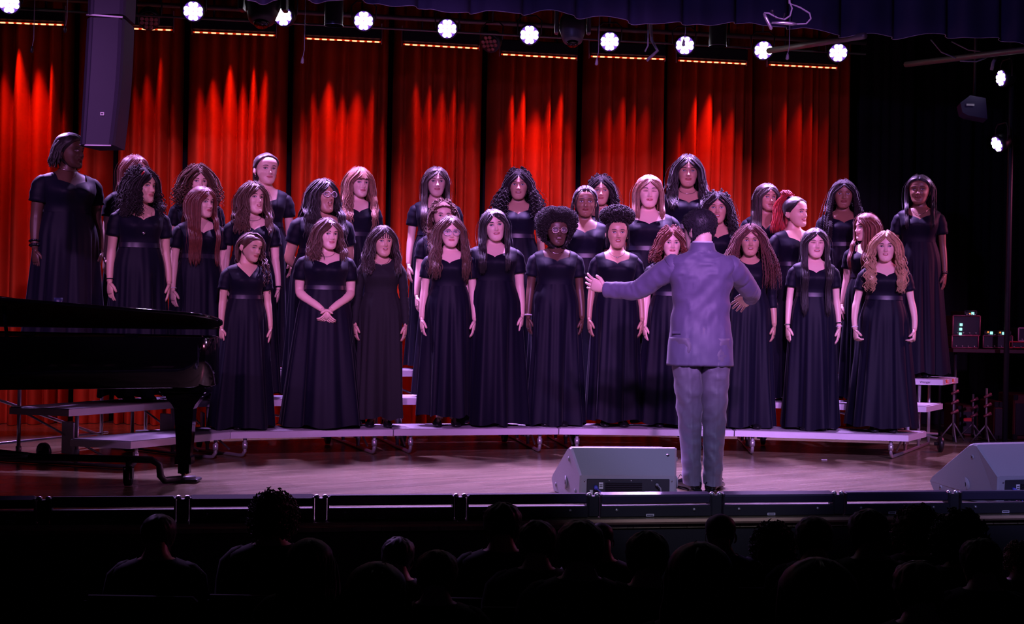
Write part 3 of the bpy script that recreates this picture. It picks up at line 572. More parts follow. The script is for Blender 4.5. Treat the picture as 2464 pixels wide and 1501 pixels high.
# ------------------------------------------------------------------ grand piano
PD = 8.25
root = rootat('grand_piano', (-3.1, 8.45, 0), 'glossy black grand piano at the left edge of the stage', 'piano')
def plan(px, d): r = (px-CX)/F*d; return (r, d)
out = [(-4.6, 7.62), (-3.5, 7.66), (-3.15, 7.72), (-2.85, 7.84), (-2.6, 7.98), (-2.35, 8.10), (-2.15, 8.20), (-2.0, 8.28), (-1.915, 8.40), (-1.885, 8.55), (-1.92, 8.72), (-2.02, 8.85), (-2.2, 8.93), (-4.6, 9.12)]
def smooth_poly(pts, n=4):
    res = []; N = len(pts)
    for i in range(N):
        p0, p1, p2, p3 = [Vector((*pts[(i+k) % N], 0)) for k in (-1, 0, 1, 2)]
        if i in (N-1, N-2, 0) : res.append(p1); continue
        for k in range(n):
            t = k/n; res.append(0.5*((2*p1)+(p2-p0)*t+(2*p0-5*p1+4*p2-p3)*t*t+(3*p1-p0-3*p2+p3)*t**3))
    return res
SP = smooth_poly(out)
def inset(P, d):
    r = []; N = len(P)
    for i in range(N):
        t = (P[(i+1) % N]-P[i-1]).normalized(); r.append(P[i]+Vector((-t.y, t.x, 0))*d)
    return r
def vz(P, z): return [Vector((p.x, p.y, z)) for p in P]
IN = inset(SP, 0.045)
mb = MB(); mb.grid([vz(inset(SP, 0.012), 0.60), vz(SP, 0.612), vz(SP, 0.905), vz(inset(SP, 0.006), 0.915), vz(IN, 0.915), vz(IN, 0.78)], True, 0, True, True, False)
put(mb, 'case', M_PIANO, root)
mb = MB(); mb.grid([vz(inset(SP, 0.0455), 0.905), vz(inset(SP, 0.0455), 0.79)], True, 0, True); put(mb, 'inner_rim', M_RIMWOOD, root)
mb = MB(); n = len(IN); mb.add(vz(IN, 0.80), [tuple(range(n))], 0, False); put(mb, 'soundboard', M_RIMWOOD, root)
mb = MB(); PL = inset(SP, 0.12); mb.add(vz(PL, 0.835), [tuple(range(n))], 0, False)
for k in range(3): mb.box((-3.9+k*0.42, 8.5-0.04*k, 0.855), (0.035, 0.9-0.1*k, 0.035))
put(mb, 'iron_plate', M_PLATE, root)
mb = MB()
for k in range(30):
    y = 8.05+k*0.032; x1 = -2.1-(k < 14)*(14-k)*0.07
    mb.tube([(-4.5, y, 0.87), (x1, y, 0.87)], 0.0012, 3)
put(mb, 'strings', M_BRASS, root, kind='stuff')
def lidz(x, y, extra=0.0):
    # hinge line on the far straight side; near edge lifted, more towards the keyboard
    t = min(max((9.05-y)/1.35, 0), 1); return 0.935+t*(0.195+0.0*x)+extra
LO = inset(SP, -0.018)
def lidrow(P, e): return [Vector((p.x, p.y, lidz(p.x, p.y, e))) for p in P]
mb = MB(); mb.grid([lidrow(inset(SP, -0.012), 0.0), lidrow(LO, 0.004), lidrow(LO, 0.018), lidrow(inset(SP, -0.010), 0.023)], True, 0, True, True, True); mb.m[-2] = 1; mb.sm[-1] = mb.sm[-2] = False
put(mb, 'lid', [M_PIANO, mat('satin_black_underside', (0.003, 0.003, 0.004), 0.7, spec=0.05)], root)
mb = MB(); mb.box((-3.75, 8.40, 0.99), (0.05, 0.75, 0.16), 0, None, 0.006); put(mb, 'music_desk', M_PIANO, root)
fl = [(-4.6, 7.55), (-3.42, 7.60), (-2.72, 8.55), (-2.85, 8.95), (-4.6, 9.05)]
mb = MB(); FP = [Vector((x, y, lidz(x, y, 0.045)+0.012)) for x, y in fl]; mb.prism(FP, (0, 0, 0.02)); put(mb, 'folded_front_flap', M_PIANO, root)
mb = MB(); mb.tube([(-3.02, 7.98, 0.84), (-3.02, 7.90, lidz(-3, 7.90)-0.003)], 0.012, 8); put(mb, 'lid_prop', M_PIANO, root)
for q in ((-2.9, 8.0, 0.925), (-2.33, 8.17, 0.925)): mb = MB(); mb.box(q, (0.08, 0.05, 0.02), 0, None, 0.003); put(mb, 'lid_buffer', M_PIANO, root)
mb = MB(); mb.box((-4.1, 8.35, 0.605), (0.9, 1.3, 0.02)); mb.tube([(-4.6, 7.63, 0.925), (-3.3, 7.70, 0.925)], 0.006, 6); put(mb, 'key_bed', M_PIANO, root)
def piano_leg(x, y, nm='leg'):
    mb = MB(); mb.box((x, y, 0.583), (0.30, 0.20, 0.04), 0, None, 0.008); mb.box((x, y, 0.552), (0.26, 0.17, 0.025), 0, None, 0.006)
    def sq(z, a, b): return [Vector((x+sx*a, y+sy*b, z)) for sx, sy in ((-1, -1), (1, -1), (1, 1), (-1, 1))]
    mb.grid([sq(0.54, 0.11, 0.075), sq(0.52, 0.10, 0.07), sq(0.49, 0.075, 0.06), sq(0.465, 0.062, 0.055), sq(0.46, 0.060, 0.05), sq(0.16, 0.043, 0.04), sq(0.155, 0.052, 0.05), sq(0.11, 0.052, 0.05), sq(0.105, 0.035, 0.03), sq(0.05, 0.035, 0.03)][::-1], True, 0, False, True, True)
    L_ = put(mb, nm, M_PIANO, root)
    c2 = MB(); c2.tube([(x-0.012, y, 0.037), (x+0.012, y, 0.037)], 0.036, 18); c2.box((x, y, 0.06), (0.05, 0.04, 0.03)); c2.build('caster', M_BRASS, L_, matrix=Matrix.LocRotScale(root.location, None, None).inverted())
piano_leg(-2.06, 8.44); piano_leg(-4.3, 7.95); piano_leg(-4.3, 8.9)
# dolly under the piano
def dp(px, py, d): return at(px, py, d)
dr = rootat('piano_dolly', (-2.9, 8.2, 0), 'black steel piano dolly bar with casters under the grand piano', 'dolly')
a = Vector((-2.02, 8.30, 0.0))
mb = MB(); mb.tube([(-4.5, 8.12, 0.175), (-2.35, 8.16, 0.165), (-2.20, 8.18, 0.16), (-2.155, 8.19, 0.13), (-2.15, 8.2, 0.06), (-2.13, 8.22, 0.03), (-2.06, 8.34, 0.025), (-1.97, 8.36, 0.025)], [(0.022, 0.022)]*8, 8); mb.box((-2.03, 8.38, 0.018), (0.16, 0.13, 0.02), 0, None, 0.004)
mb.tube([(-2.9, 8.16, 0.17), (-4.3, 7.8, 0.17)], 0.02, 8); mb.tube([(-2.9, 8.16, 0.17), (-4.3, 9.0, 0.17)], 0.02, 8)
put(mb, 'frame', M_FIX, dr)
for x, y in ((-2.33, 8.14), (-4.2, 7.76), (-4.2, 9.0)):
    mb = MB(); mb.tube([(x-0.018, y, 0.055), (x+0.018, y, 0.055)], 0.052, 20); mb.cyl((x, y, 0.10), (x, y, 0.16), 0.018, 10); mb.box((x-0.025, y, 0.085), (0.005, 0.04, 0.07)); mb.box((x+0.025, y, 0.085), (0.005, 0.04, 0.07)); mb.box((x, y, 0.118), (0.055, 0.05, 0.008)); put(mb, 'caster', M_RUBBER, dr)
# dark cup on the flap
c = Vector((-2.90, 8.50, lidz(-2.90, 8.50, 0.045)+0.0325)); mb = MB(); mb.tube([c, c+Vector((0, 0, 0.055)), c+Vector((0, 0, 0.055)), c+Vector((0, 0, 0.01))], [0.024, 0.027, 0.024, 0.02], 20, cap=True); tag(mb.build('cup', mat('blue_black_plastic', (0.02, 0.025, 0.08), 0.4)), 'small dark blue cup standing on the folded piano lid', 'cup')

# ------------------------------------------------------------------ equipment at the far right
def rack(x0, x1, y0, y1, d, label, lights, trim_m=M_CASE, nunits=2):
    a, b = at(x0, y1, d), at(x1, y1, d); zt = at(x0, y0, d).z; zb = a.z; w = b.x-a.x; c = Vector(((a.x+b.x)/2, d+0.2, zb))
    root = rootat('equipment_rack', c, label, 'rack', 'lit equipment cases beside the risers')
    mb = MB(); mb.box((c.x, c.y, (zb+zt)/2), (w, 0.38, zt-zb), 0, None, 0.004); put(mb, 'case', M_FIX, root)
    mb = MB(); r = 0.007
    y = d+0.005
    for p, q in (((a.x, y, zb), (a.x, y, zt)), ((a.x, y, zt), (b.x, y, zt)), ((b.x, y, zt), (b.x, y, zb)), ((b.x, y, zb), (a.x, y, zb))): mb.tube([p, q], r, 4)
    put(mb, 'edge_trim', trim_m, root)
    for (lx, ly, kind) in lights:
        p = at(lx, ly, d-0.004); f = MB(); s_ = 0.024 if kind == 'g' else 0.014
        f.box(p+Vector((0, 0.002, 0)), (s_, 0.006, s_), 0, None, 0.001); put(f, 'button', M_GREEN if kind == 'g' else M_AMBER, root)
    for k in range(4):
        f = MB(); f.cyl(Vector((a.x+w*(0.15+0.23*k), d+0.012, zb+(zt-zb)*0.12)), Vector((a.x+w*(0.15+0.23*k), d-0.008, zb+(zt-zb)*0.12)), 0.006, 8); put(f, 'knob', M_CHROME, root)
    return root
D9 = 12.0
tr = rootat('equipment_table', at(2380, 850, D9+0.2)*1.0, 'dark folding table carrying the lit equipment cases at the right', 'table')
ztab = at(2330, 838, D9).z
tr.location.z = 0
x0, x1 = at(2288, 850, D9).x, at(2560, 850, D9).x
mb = MB(); mb.box(((x0+x1)/2, D9+0.22, ztab-0.02), (x1-x0, 0.55, 0.035), 0, None, 0.004); put(mb, 'table_top', mat('dark_red_table', (0.05, 0.015, 0.02), 0.5), tr)
for x in (x0+0.05, x1-0.05):
    for y in (D9+0.02, D9+0.44):
        mb = MB(); mb.tube([(x, y, 0), (x, y, ztab-0.03)], 0.014, 8); put(mb, 'leg', M_FIX, tr)
def tz(r_):  # stand cases on the table
    return r_
rack(2291, 2354, 807, 836, D9, 'low black case under the case with three green buttons', [], nunits=1)
rack(2293, 2358, 759, 806, D9, 'upright rack case with three green lit buttons in a column', [(2313, 781, 'g'), (2312, 792, 'g'), (2311, 803, 'g')])
rack(2322, 2350, 748, 758, D9, 'small box with one green light on top of the rack case', [(2341, 758-4, 'g'), (2334, 755, 'a')], M_FIX)
rack(2366, 2436, 807, 836, D9, 'wide case under two green lights behind the hanging cables', [])
rack(2370, 2432, 796, 806, D9, 'flat unit with two green lights on the wide case', [(2386, 801, 'g'), (2415, 802, 'g'), (2378, 799, 'a'), (2407, 800, 'a')], M_FIX)
rack(2429, 2500, 822, 836, D9-0.0, 'flat red-edged unit at the right picture edge', [], mat('red_trim', (0.8, 0.04, 0.05), 0.4))
rack(2451, 2510, 789, 820, D9, 'small pink-edged case at the right edge above the flat unit', [], mat('pink_trim', (0.7, 0.3, 0.4), 0.4))
# microphone stands and hardware
def boxthing(name, x0, x1, y0, d, m, label, cat, dep=0.4, handle=False):
    a = at(x0, 900, d); b = at(x1, 900, d); zt = at(x0, y0, d).z; c = Vector(((a.x+b.x)/2, d+dep/2, 0))
    root = rootat(name, c, label, cat)
    mb = MB(); mb.box((c.x, c.y, zt/2), (b.x-a.x, dep, zt), 0, None, 0.012); put(mb, 'cabinet', m, root)
    f = MB(); f.box((c.x, d-0.004, zt*0.45), ((b.x-a.x)*0.86, 0.01, zt*0.7), 0, None, 0.004); put(f, 'front_panel', M_FIX, root)
    for s_ in (-1, 1):
        for zz in (0.03, zt-0.03):
            g = MB(); g.box((c.x+s_*((b.x-a.x)/2-0.02), d-0.003, zz), (0.045, 0.012, 0.05), 0, None, 0.006); put(g, 'corner', M_RUBBER, root)
    if handle:
        g = MB(); g.box((c.x, d-0.012, zt*0.55), (0.09, 0.01, 0.032), 0, None, 0.006); put(g, 'badge', mat('red_badge', (0.8, 0.05, 0.05), 0.4), root)
    return root
boxthing('guitar_amplifier', 2306, 2356, 975, D9+0.55, mat('dark_red_wood', (0.09, 0.015, 0.012), 0.5), 'squat dark amplifier with a red badge on the floor at the right', 'amplifier', handle=True)
boxthing('bass_cabinet', 2394, 2416, 965, D9+0.3, mat('dark_red_wood', (0.09, 0.015, 0.012), 0.5), 'narrow dark red cabinet under the right-hand equipment table', 'cabinet')
boxthing('flight_case', 2440, 2510, 948, D9+0.3, mat('dark_red_wood', (0.09, 0.015, 0.012), 0.5), 'large dark flight case on the floor at the right picture edge', 'case')
for i, (px, h_, d_) in enumerate([(2296, 0.52, 11.95), (2375, 0.50, 11.8), (2343, 0.42, 12.25)]):
    b = atz(px, 1022, 0); b = at(px, 900, d_); b.z = 0
    root = rootat('folded_stand', b, 'dark equipment stand near the right-hand racks, '+['left one with red glints', 'tall one in front of the table', 'short one before the amplifier'][i], 'stand', 'equipment stands at the right')
    mb = MB(); mb.tube([b+Vector((0, 0, 0.05)), b+Vector((0.0, 0, h_))], 0.010, 8); put(mb, 'pole', M_PIPE, root)
    for a_ in (0.4, 2.5, 4.6):
        mb = MB(); mb.tube([b+Vector((0, 0, h_*0.35)), b+Vector((0.13*math.cos(a_), 0.13*math.sin(a_), 0.012))], 0.007, 6); put(mb, 'leg', M_PIPE, root)
    for q in range(3):
        mb = MB(); mb.tube([b+Vector((-0.03, -0.02, h_*(0.5+q*0.17))), b+Vector((0.035, -0.02, h_*(0.5+q*0.17)+0.03))], [0.010, 0.016], 10); put(mb, 'clamp', mat('pinkish_metal', (0.30, 0.10, 0.11), 0.4, 0.5), root)
# ------------------------------------------------------------------ people
SKINS = {'light': (0.80, 0.52, 0.44), 'warm': (0.68, 0.41, 0.31), 'tan': (0.50, 0.28, 0.20), 'brown': (0.24, 0.115, 0.075), 'dark': (0.095, 0.045, 0.032)}
def skin(n): return mat('skin_'+n, SKINS[n], 0.42, var=0.05, vscale=14, spec=0.45)
def lipm(n): c = SKINS[n]; return mat('lips_'+n, (c[0]*0.72, c[1]*0.32, c[2]*0.42), 0.35)
def shadem(n): c = SKINS[n]; return mat('lid_'+n, (c[0]*0.55, c[1]*0.42, c[2]*0.42), 0.5)
HAIRS = {'black': (0.012, 0.009, 0.010), 'dark': (0.028, 0.016, 0.014), 'brown': (0.075, 0.034, 0.022), 'auburn': (0.12, 0.030, 0.020), 'red': (0.34, 0.012, 0.014), 'blonde': (0.36, 0.21, 0.11), 'sandy': (0.22, 0.10, 0.065), 'frizz': (0.10, 0.035, 0.030)}
def hairm(n): return mat('hair_'+n, HAIRS[n], 0.48, var=0.5, vscale=45, spec=0.32, sheen=0.12)
def hairmm(n): return mat('curl_'+n, HAIRS[n], 0.8, var=0.5, vscale=60, spec=0.12, sheen=0.12)
M_DRESS = mat('black_crepe', (0.0036, 0.0036, 0.012), 0.60, var=0.12, vscale=10, bump=0.05, bscale=25, spec=0.16, sheen=0.05)
M_SATIN = mat('black_satin', (0.010, 0.009, 0.022), 0.38, spec=0.4)
M_KNIT = mat('black_knit', (0.007, 0.006, 0.010), 0.85, bump=0.2, bscale=250)
M_EYE = mat('eye_white', (0.42, 0.37, 0.39), 0.3); M_IRIS = mat('iris_dark', (0.02, 0.010, 0.008), 0.1); M_BROW = mat('brow_dark', (0.03, 0.018, 0.016), 0.7); M_MOUTH = mat('mouth_dark', (0.05, 0.008, 0.012), 0.5); M_TEETH = mat('teeth', (0.8, 0.76, 0.72), 0.3)
M_SHOE = mat('black_patent', (0.008, 0.008, 0.01), 0.15); M_SILVER = mat('silver', (0.8, 0.78, 0.8), 0.2, 1.0); M_BEADS = mat('pale_beads', (0.75, 0.72, 0.78), 0.35); M_GLASS = mat('clear_lens', (0.75, 0.72, 0.85), 0.05, alpha=0.08)

def crom(tab):
    """cubic table: index -> tuple"""
    n = len(tab); T = [tuple(t) for t in tab]
    def f(x):
        x = min(max(x, 0), n-1.0001); i = int(x); t = x-i
        p0, p1, p2, p3 = T[max(i-1, 0)], T[i], T[min(i+1, n-1)], T[min(i+2, n-1)]
        return tuple(0.5*((2*b)+(c-a)*t+(2*a-5*b+4*c-d)*t*t+(3*b-a-3*c+d)*t**3) for a, b, c, d in zip(p0, p1, p2, p3))
    return f
def zidx(tab, z):
    for i in range(len(tab)-1):
        if tab[i][0] <= z <= tab[i+1][0]: return i+(z-tab[i][0])/(tab[i+1][0]-tab[i][0])
    return 0 if z < tab[0][0] else len(tab)-1
# torso rings z, half width, half depth, y centre (1.65 m woman facing -y)
TW = [(0.86, .165, .116, .0), (0.95, .163, .117, .0), (1.03, .149, .108, .0), (1.10, .132, .096, .0), (1.15, .130, .094, -.002), (1.20, .140, .106, -.008), (1.245, .150, .116, -.012), (1.285, .156, .108, -.008), (1.315, .164, .096, 0), (1.342, .166, .084, .004), (1.362, .146, .074, .008), (1.376, .112, .064, .010), (1.388, .082, .057, .012), (1.402, .063, .054, .012), (1.425, .053, .051, .010), (1.47, .050, .050, .008), (1.53, .049, .050, .004)]
TM = [(0.86, .170, .122, .0), (0.95, .168, .118, .0), (1.03, .160, .114, .0), (1.10, .158, .112, .0), (1.16, .162, .114, -.0), (1.22, .172, .118, -.002), (1.265, .182, .120, -.004), (1.30, .190, .114, -.002), (1.335, .192, .102, 0.002), (1.360, .182, .092, .006), (1.380, .150, .080, .010), (1.395, .112, .070, .012), (1.408, .082, .062, .014), (1.42, .066, .058, .014), (1.44, .059, .056, .012), (1.48, .056, .056, .010), (1.53, .056, .056, .006)]
def torso_fn(tab, w, bust=0.0, off=0.0):
    f = crom(tab)
    def P(ix, th, o=off):
        z, a, b, yc = f(ix)
        ww = 1+(w-1)*min(1, max(.0, (1.41-z)/0.14))
        a = a*ww+o; b = b*(1+(ww-1)*1.15)+o
        s, c = math.sin(th), math.cos(th)
        x = a*math.copysign(abs(s)**0.92, s); y = yc-b*math.copysign(abs(c)**0.85, c)
        if bust and c > 0:
            for sx in (-1, 1):
                d2 = ((x-sx*.068*w)/.052)**2+((z-1.235)/.055)**2
                y -= bust*math.exp(-d2)
        return Vector((x, y, z))
    return P
def torso_y(tab, w, x, z, front=True, extra=0.0):
    f = crom(tab); _, a, b, yc = f(zidx(tab, z)); a = a*w+0.03; b = b*(1+(w-1)*1.15)
    u = min(1, abs(x)/a); c = max(0.25, math.sqrt(1-u*u))**0.85 if u < 1 else 0
    return yc-b*c-extra if front else yc+b*c+extra
# head rings
HEADT = [(-.114, .006, -.070, -.058), (-.111, .020, -.079, -.040), (-.104, .032, -.083, -.020), (-.090, .043, -.084, .002), (-.072, .051, -.082, .024), (-.052, .058, -.082, .046), (-.030, .064, -.084, .064), (0.0, .070, -.084, .080), (.028, .074, -.088, .089), (.056, .073, -.085, .088), (.080, .063, -.070, .075), (.097, .045, -.048, .055), (.108, .025, -.025, .033), (.113, .008, -.006, .014)]
_hf = crom(HEADT)
def G(x, z, x0, z0, sx, sz): return math.exp(-((x-x0)/sx)**2-((z-z0)/sz)**2)
def face_bump(x, z, op=0.0):
    ax = abs(x); d = 0
    d += .021*G(ax, z, 0, -.034, .010, .012)+.011*G(ax, z, 0, -.012, .008, .022)+.007*G(ax, z, .011, -.037, .006, .006)
    d -= .009*G(ax, z, .031, .002, .015, .011); d += .004*G(ax, z, .030, .021, .020, .007)+.003*G(ax, z, 0, .020, .012, .012)
    d += .005*G(ax, z, .038, -.032, .017, .017); d += .006*G(ax, z, 0, -.060, .019, .011); d -= .004*G(ax, z, 0, -.076, .014, .005)
    d += .006*G(ax, z, 0, -.093, .014, .012); d -= .003*G(ax, z, .028, -.058, .010, .010)
    return d
def head_pt(ix, th):
    z, a, yf, yb = _hf(ix); a *= 1.09; yc, b = (yf+yb)/2, (yb-yf)/2
    s, c = math.sin(th), math.cos(th); x = a*math.copysign(abs(s)**0.93, s); y = yc-b*math.copysign(abs(c)**0.88, c)
    if c > 0: y -= face_bump(x, z)*min(1, c*2.2)
    return Vector((x, y, z))
def surf_y(x, z):
    zz, a, yf, yb = _hf(zidx(HEADT, z)); a *= 1.09; yc, b = (yf+yb)/2, (yb-yf)/2
    s = min(0.999, abs(x)/max(a, 1e-4))**(1/0.93); c = math.sqrt(max(0, 1-s*s)); return yc-b*c**0.88-face_bump(x, z)*min(1, c*2.2)
def jaw(v, op):
    """open the mouth: everything under the lip line drops"""
    if v.z < -.058 and v.y < 0.03: v = Vector((v.x, v.y+op*0.1, v.z-op*0.75*min(1, (-.058-v.z)/.018)*min(1, (0.03-v.y)/0.06)))
    return v
def patch(fn, nu, nv, mb, mi=0, op=0):
    """fn(u,v)->(x,z,out) on the face surface"""
    rows = []
    for i in range(nv+1):
        r = []
        for j in range(nu+1):
            x, z, o = fn(j/nu*2-1, i/nv*2-1); p = Vector((x, surf_y(x, z)-o, z)); r.append(p)
        rows.append(r)
    mb.grid(rows, False, mi, True)
class Person: pass
def xf(pts, M): return [M @ Vector(p) for p in pts]
TH_HEAD = sorted([i/22*R_(78) for i in range(-22, 23)]+[R_(78)+(i+1)*R_(204)/17 for i in range(16)])
def add_head(mb, M, op=0.0, mi=0, cols=None):
    idx = []; i = 0
    zs = [-.114, -.112, -.109]+[-.105+k*.0040 for k in range(40)]+[.058, .066, .074, .082, .090, .097, .103, .108, .1115, .113]
    rows = [[M @ jaw(head_pt(zidx(HEADT, z), th), op) for th in TH_HEAD] for z in zs]
    mb.grid(rows, True, mi, True, True, True)
    for sx in (-1, 1):
        rows = []
        for k in range(7):
            t = k/6; ph = PI*t
            rows.append([M @ Vector((sx*(.0745+.010*math.sin(ph)+0.004*math.cos(a_)*math.sin(ph)), .012+.017*math.cos(a_)*(0.3+0.7*math.sin(ph)), -.014-.028*math.cos(ph)+.004*math.sin(a_))) for a_ in [2*PI*q/10 for q in range(10)]])
        mb.grid(rows, True, mi, True, True, True)
def add_face(root, M, k, sk, op=0.0, eyes='open', smile=0.0, glasses=None, brow=None, lipcol=None):
    inv = Matrix.Scale(k, 4) @ M
    for sx in (-1, 1):
        mb = MB(); hh = {'open': .0062, 'half': .0036, 'shut': .0011}[eyes]
        def eye(u, v): return (sx*.0310+u*.0150, .0005+v*hh*max(0.05, (1-abs(u)**2.2))-(0.0 if eyes == 'open' else .0015)+sx*u*.0008, .0024)
        patch(eye, 12, 4, mb, 0)
        if eyes != 'shut':
            r = .0072; mb.add([(sx*.0305+r*math.cos(a)*1.0, surf_y(sx*.0305, 0)-.0034, .0008+min(hh*0.95, r)*math.sin(a)) for a in [2*PI*q/14 for q in range(14)]], [tuple(range(14))[::-1]], 1, False)
        def lash(u, v): return (sx*.0310+u*.0165, .0005+hh*(1-abs(u)**2.2)+v*.0015+.0006, .0030)
        patch(lash, 12, 2, mb, 2)
        mb.build('eye', [M_EYE if eyes != 'shut' else shadem(sk), M_IRIS, M_BROW], root, matrix=inv)
        mb = MB()
        def br(u, v): xx = sx*(.0325+u*.0170); return (xx, .0195+.0035*(1-u*u)+(.0015 if u > .4 else 0)*0+v*.0027*(1-.5*max(0, u)), .0018)
        patch(br, 10, 2, mb, 0); mb.build('eyebrow', brow or M_BROW, root, matrix=inv)
    mb = MB(); z0 = -.0600; w = .0235+smile*.006+(-.004*min(1, op/.014) if op > .010 else 0)
    n = 16
    def ringp(sc_x, up, dn, out):
        r = []
        for q in range(n*2):
            a = PI*q/n; x = w*sc_x*math.cos(a); s = math.sin(a); e = (abs(s)**0.9)
            z = z0+(up*e if s >= 0 else -dn*e)+smile*.006*(x/w)**2
            if s > 0 and abs(x) < .004: z -= .0008
            zs = max(z, -.058-.02) if s < 0 else z
            r.append(Vector((x, surf_y(x, zs)-out+(0.1*op if s < 0 else 0), z)))
        return r
    g = op*0.78
    outer = ringp(1.0, .0075, .0085+g, .0005); mid = ringp(.93, .0045, .0055+g, .0045); inner = ringp(.80, max(.0006, g*0.18), max(.0008, g*0.92), .0026)
    mb.grid([outer, mid, inner], True, 0, True); mb.build('lips', lipm(sk) if lipcol is None else lipcol, root, matrix=inv)
    mb = MB(); mb.add([p+Vector((0, .0012, 0)) for p in inner], [tuple(range(2*n))[::-1]], 0, False)
    if op > .006 or smile:
        t = [p for p in inner[1:n]]; hh = .0035 if op > .004 else 0.003
        mb.grid([[Vector((p.x*.82, p.y+.0002, p.z-.0002)) for p in t], [Vector((p.x*.80, p.y+.0004, min(p.z, z0+g*0.18)-hh)) for p in t]], False, 1, True)
    mb.build('mouth', [M_MOUTH, M_TEETH], root, matrix=inv)
    if glasses:
        mb = MB(); ml = MB(); rx, rz, gm, lower = glasses
        for sx in (-1, 1):
            c = Vector((sx*.033, -.100, -.002)); pts = []
            for q in range(25):
                a = 2*PI*q/24; pts.append(c+Vector((rx*math.cos(a), .008*abs(math.cos(a))*(math.cos(a)*sx > 0), rz*math.sin(a)+(.003 if math.sin(a) > 0 and lower else 0))))
            mb.tube(pts, .0021, 6); ml.add(pts[:-1], [tuple(range(24))], 0, False)
            mb.tube([c+Vector((sx*rx, .006, .004)), Vector((sx*.074, -.04, .004)), Vector((sx*.076, .015, .002))], .0014, 6)
        mb.tube([(-.033+rx, -.100, .0), (0, -.105, .004), (.033-rx, -.100, .0)], .0015, 6)
        fr = mb.build('glasses', gm, root, matrix=inv); ml.build('lens', M_GLASS, fr, matrix=inv)
# ---- hands
def add_hand(mb, Wp, D, Nrm, Th, k=1.0, curl=0.35, mi=0, spread=0.0, fist=False):
    """wrist point, direction to the fingers, palm normal, thumb side"""
    D = Vector(D).normalized(); Th = Vector(Th); Th = (Th-D*Th.dot(D)).normalized(); N = D.cross(Th); N = N if N.dot(Vector(Nrm)) > 0 else -N
    Wp = Vector(Wp)
    mb.tube([Wp-D*.012*k, Wp+D*.012*k, Wp+D*.035*k, Wp+D*.062*k, Wp+D*.082*k, Wp+D*.090*k], [(.020*k, .0165*k), (.024*k, .0155*k), (.033*k, .0150*k), (.038*k, .0135*k), (.038*k, .0115*k), (.030*k, .008*k)], 12, mi, ref=Th)
    for i, (off, L, r) in enumerate([(.029, .068, .0086), (.010, .076, .0088), (-.009, .070, .0084), (-.027, .054, .0075)]):
        p = Wp+D*.078*k+Th*off*k*0.95; d = (D+Th*(spread*(1.5-i)*.22)).normalized(); pts = [p-d*.012*k, p]; rr = [r*k, r*k]
        cu = curl*(1+0.12*i) if not fist else 1.8
        for seg, fr in enumerate((.45, .30, .25)):
            ang = cu*(.55 if seg == 0 else .85); d = (d*math.cos(ang)+N*math.sin(ang)).normalized(); p = p+d*(L*fr*k); pts.append(p); rr.append(r*k*(.95, .86, .66)[seg])
        mb.tube(pts, rr, 8, mi, ref=Th)
    d = (D*.75+Th*.65+N*.25).normalized(); p = Wp+D*.022*k+Th*.022*k; d2 = (D*.95+Th*.15+N*.35).normalized()
    if fist: d2 = (D*.5-Th*.3+N*.8).normalized()
    mb.tube([p-d*.012*k, p+d*.012*k, p+d*.034*k, p+d*.034*k+d2*.022*k, p+d*.034*k+d2*.036*k], [.013*k, .0130*k, .0108*k, .0095*k, .0065*k], 8, mi, ref=N)
def lerp_path(pts, rads, n):
    f = crom([(*p, *(r if isinstance(r, tuple) else (r, r))) for p, r in zip(pts, rads)]); out = [f(i*(len(pts)-1)/n) for i in range(n+1)]
    return [Vector(o[:3]) for o in out], [(o[3], o[4]) for o in out]
def arm_path(sx, w, pose):
    sh = .143*(1+(w-1)*.62)+.004
    if pose == 'down': return [(sx*(sh-.03), 0, 1.324), (sx*(sh+.016), 0, 1.286), (sx*(sh+.034), .004, 1.19), (sx*(sh+.043), .010, 1.085), (sx*(sh+.048), .004, 1.03), (sx*(sh+.058), -.018, .93), (sx*(sh+.062), -.034, .845)]
    if pose == 'clasp': return [(sx*(sh-.03), 0, 1.324), (sx*(sh+.016), 0, 1.286), (sx*(sh+.036), .004, 1.19), (sx*(sh+.040), .010, 1.085), (sx*(sh+.020), -.040, 1.045), (sx*.085, -.135, .975), (sx*.032, -.175, .935)]
    if pose == 'behind': return [(sx*(sh-.03), 0, 1.324), (sx*(sh+.016), 0, 1.286), (sx*(sh+.040), .02, 1.19), (sx*(sh+.062), .050, 1.085), (sx*(sh+.045), .085, 1.04), (sx*(.09), .150, .97), (sx*.03, .165, .93)]
    if pose == 'wide': return [(sx*(sh-.03), 0, 1.324), (sx*(sh+.016), 0, 1.286), (sx*(sh+.044), .004, 1.19), (sx*(sh+.066), .008, 1.085), (sx*(sh+.078), -.004, 1.03), (sx*(sh+.090), -.035, .93), (sx*(sh+.085), -.060, .845)]
ARM_R = [.042, .041, .0365, .0310, .0325, .0260, (.0155, .0205)]
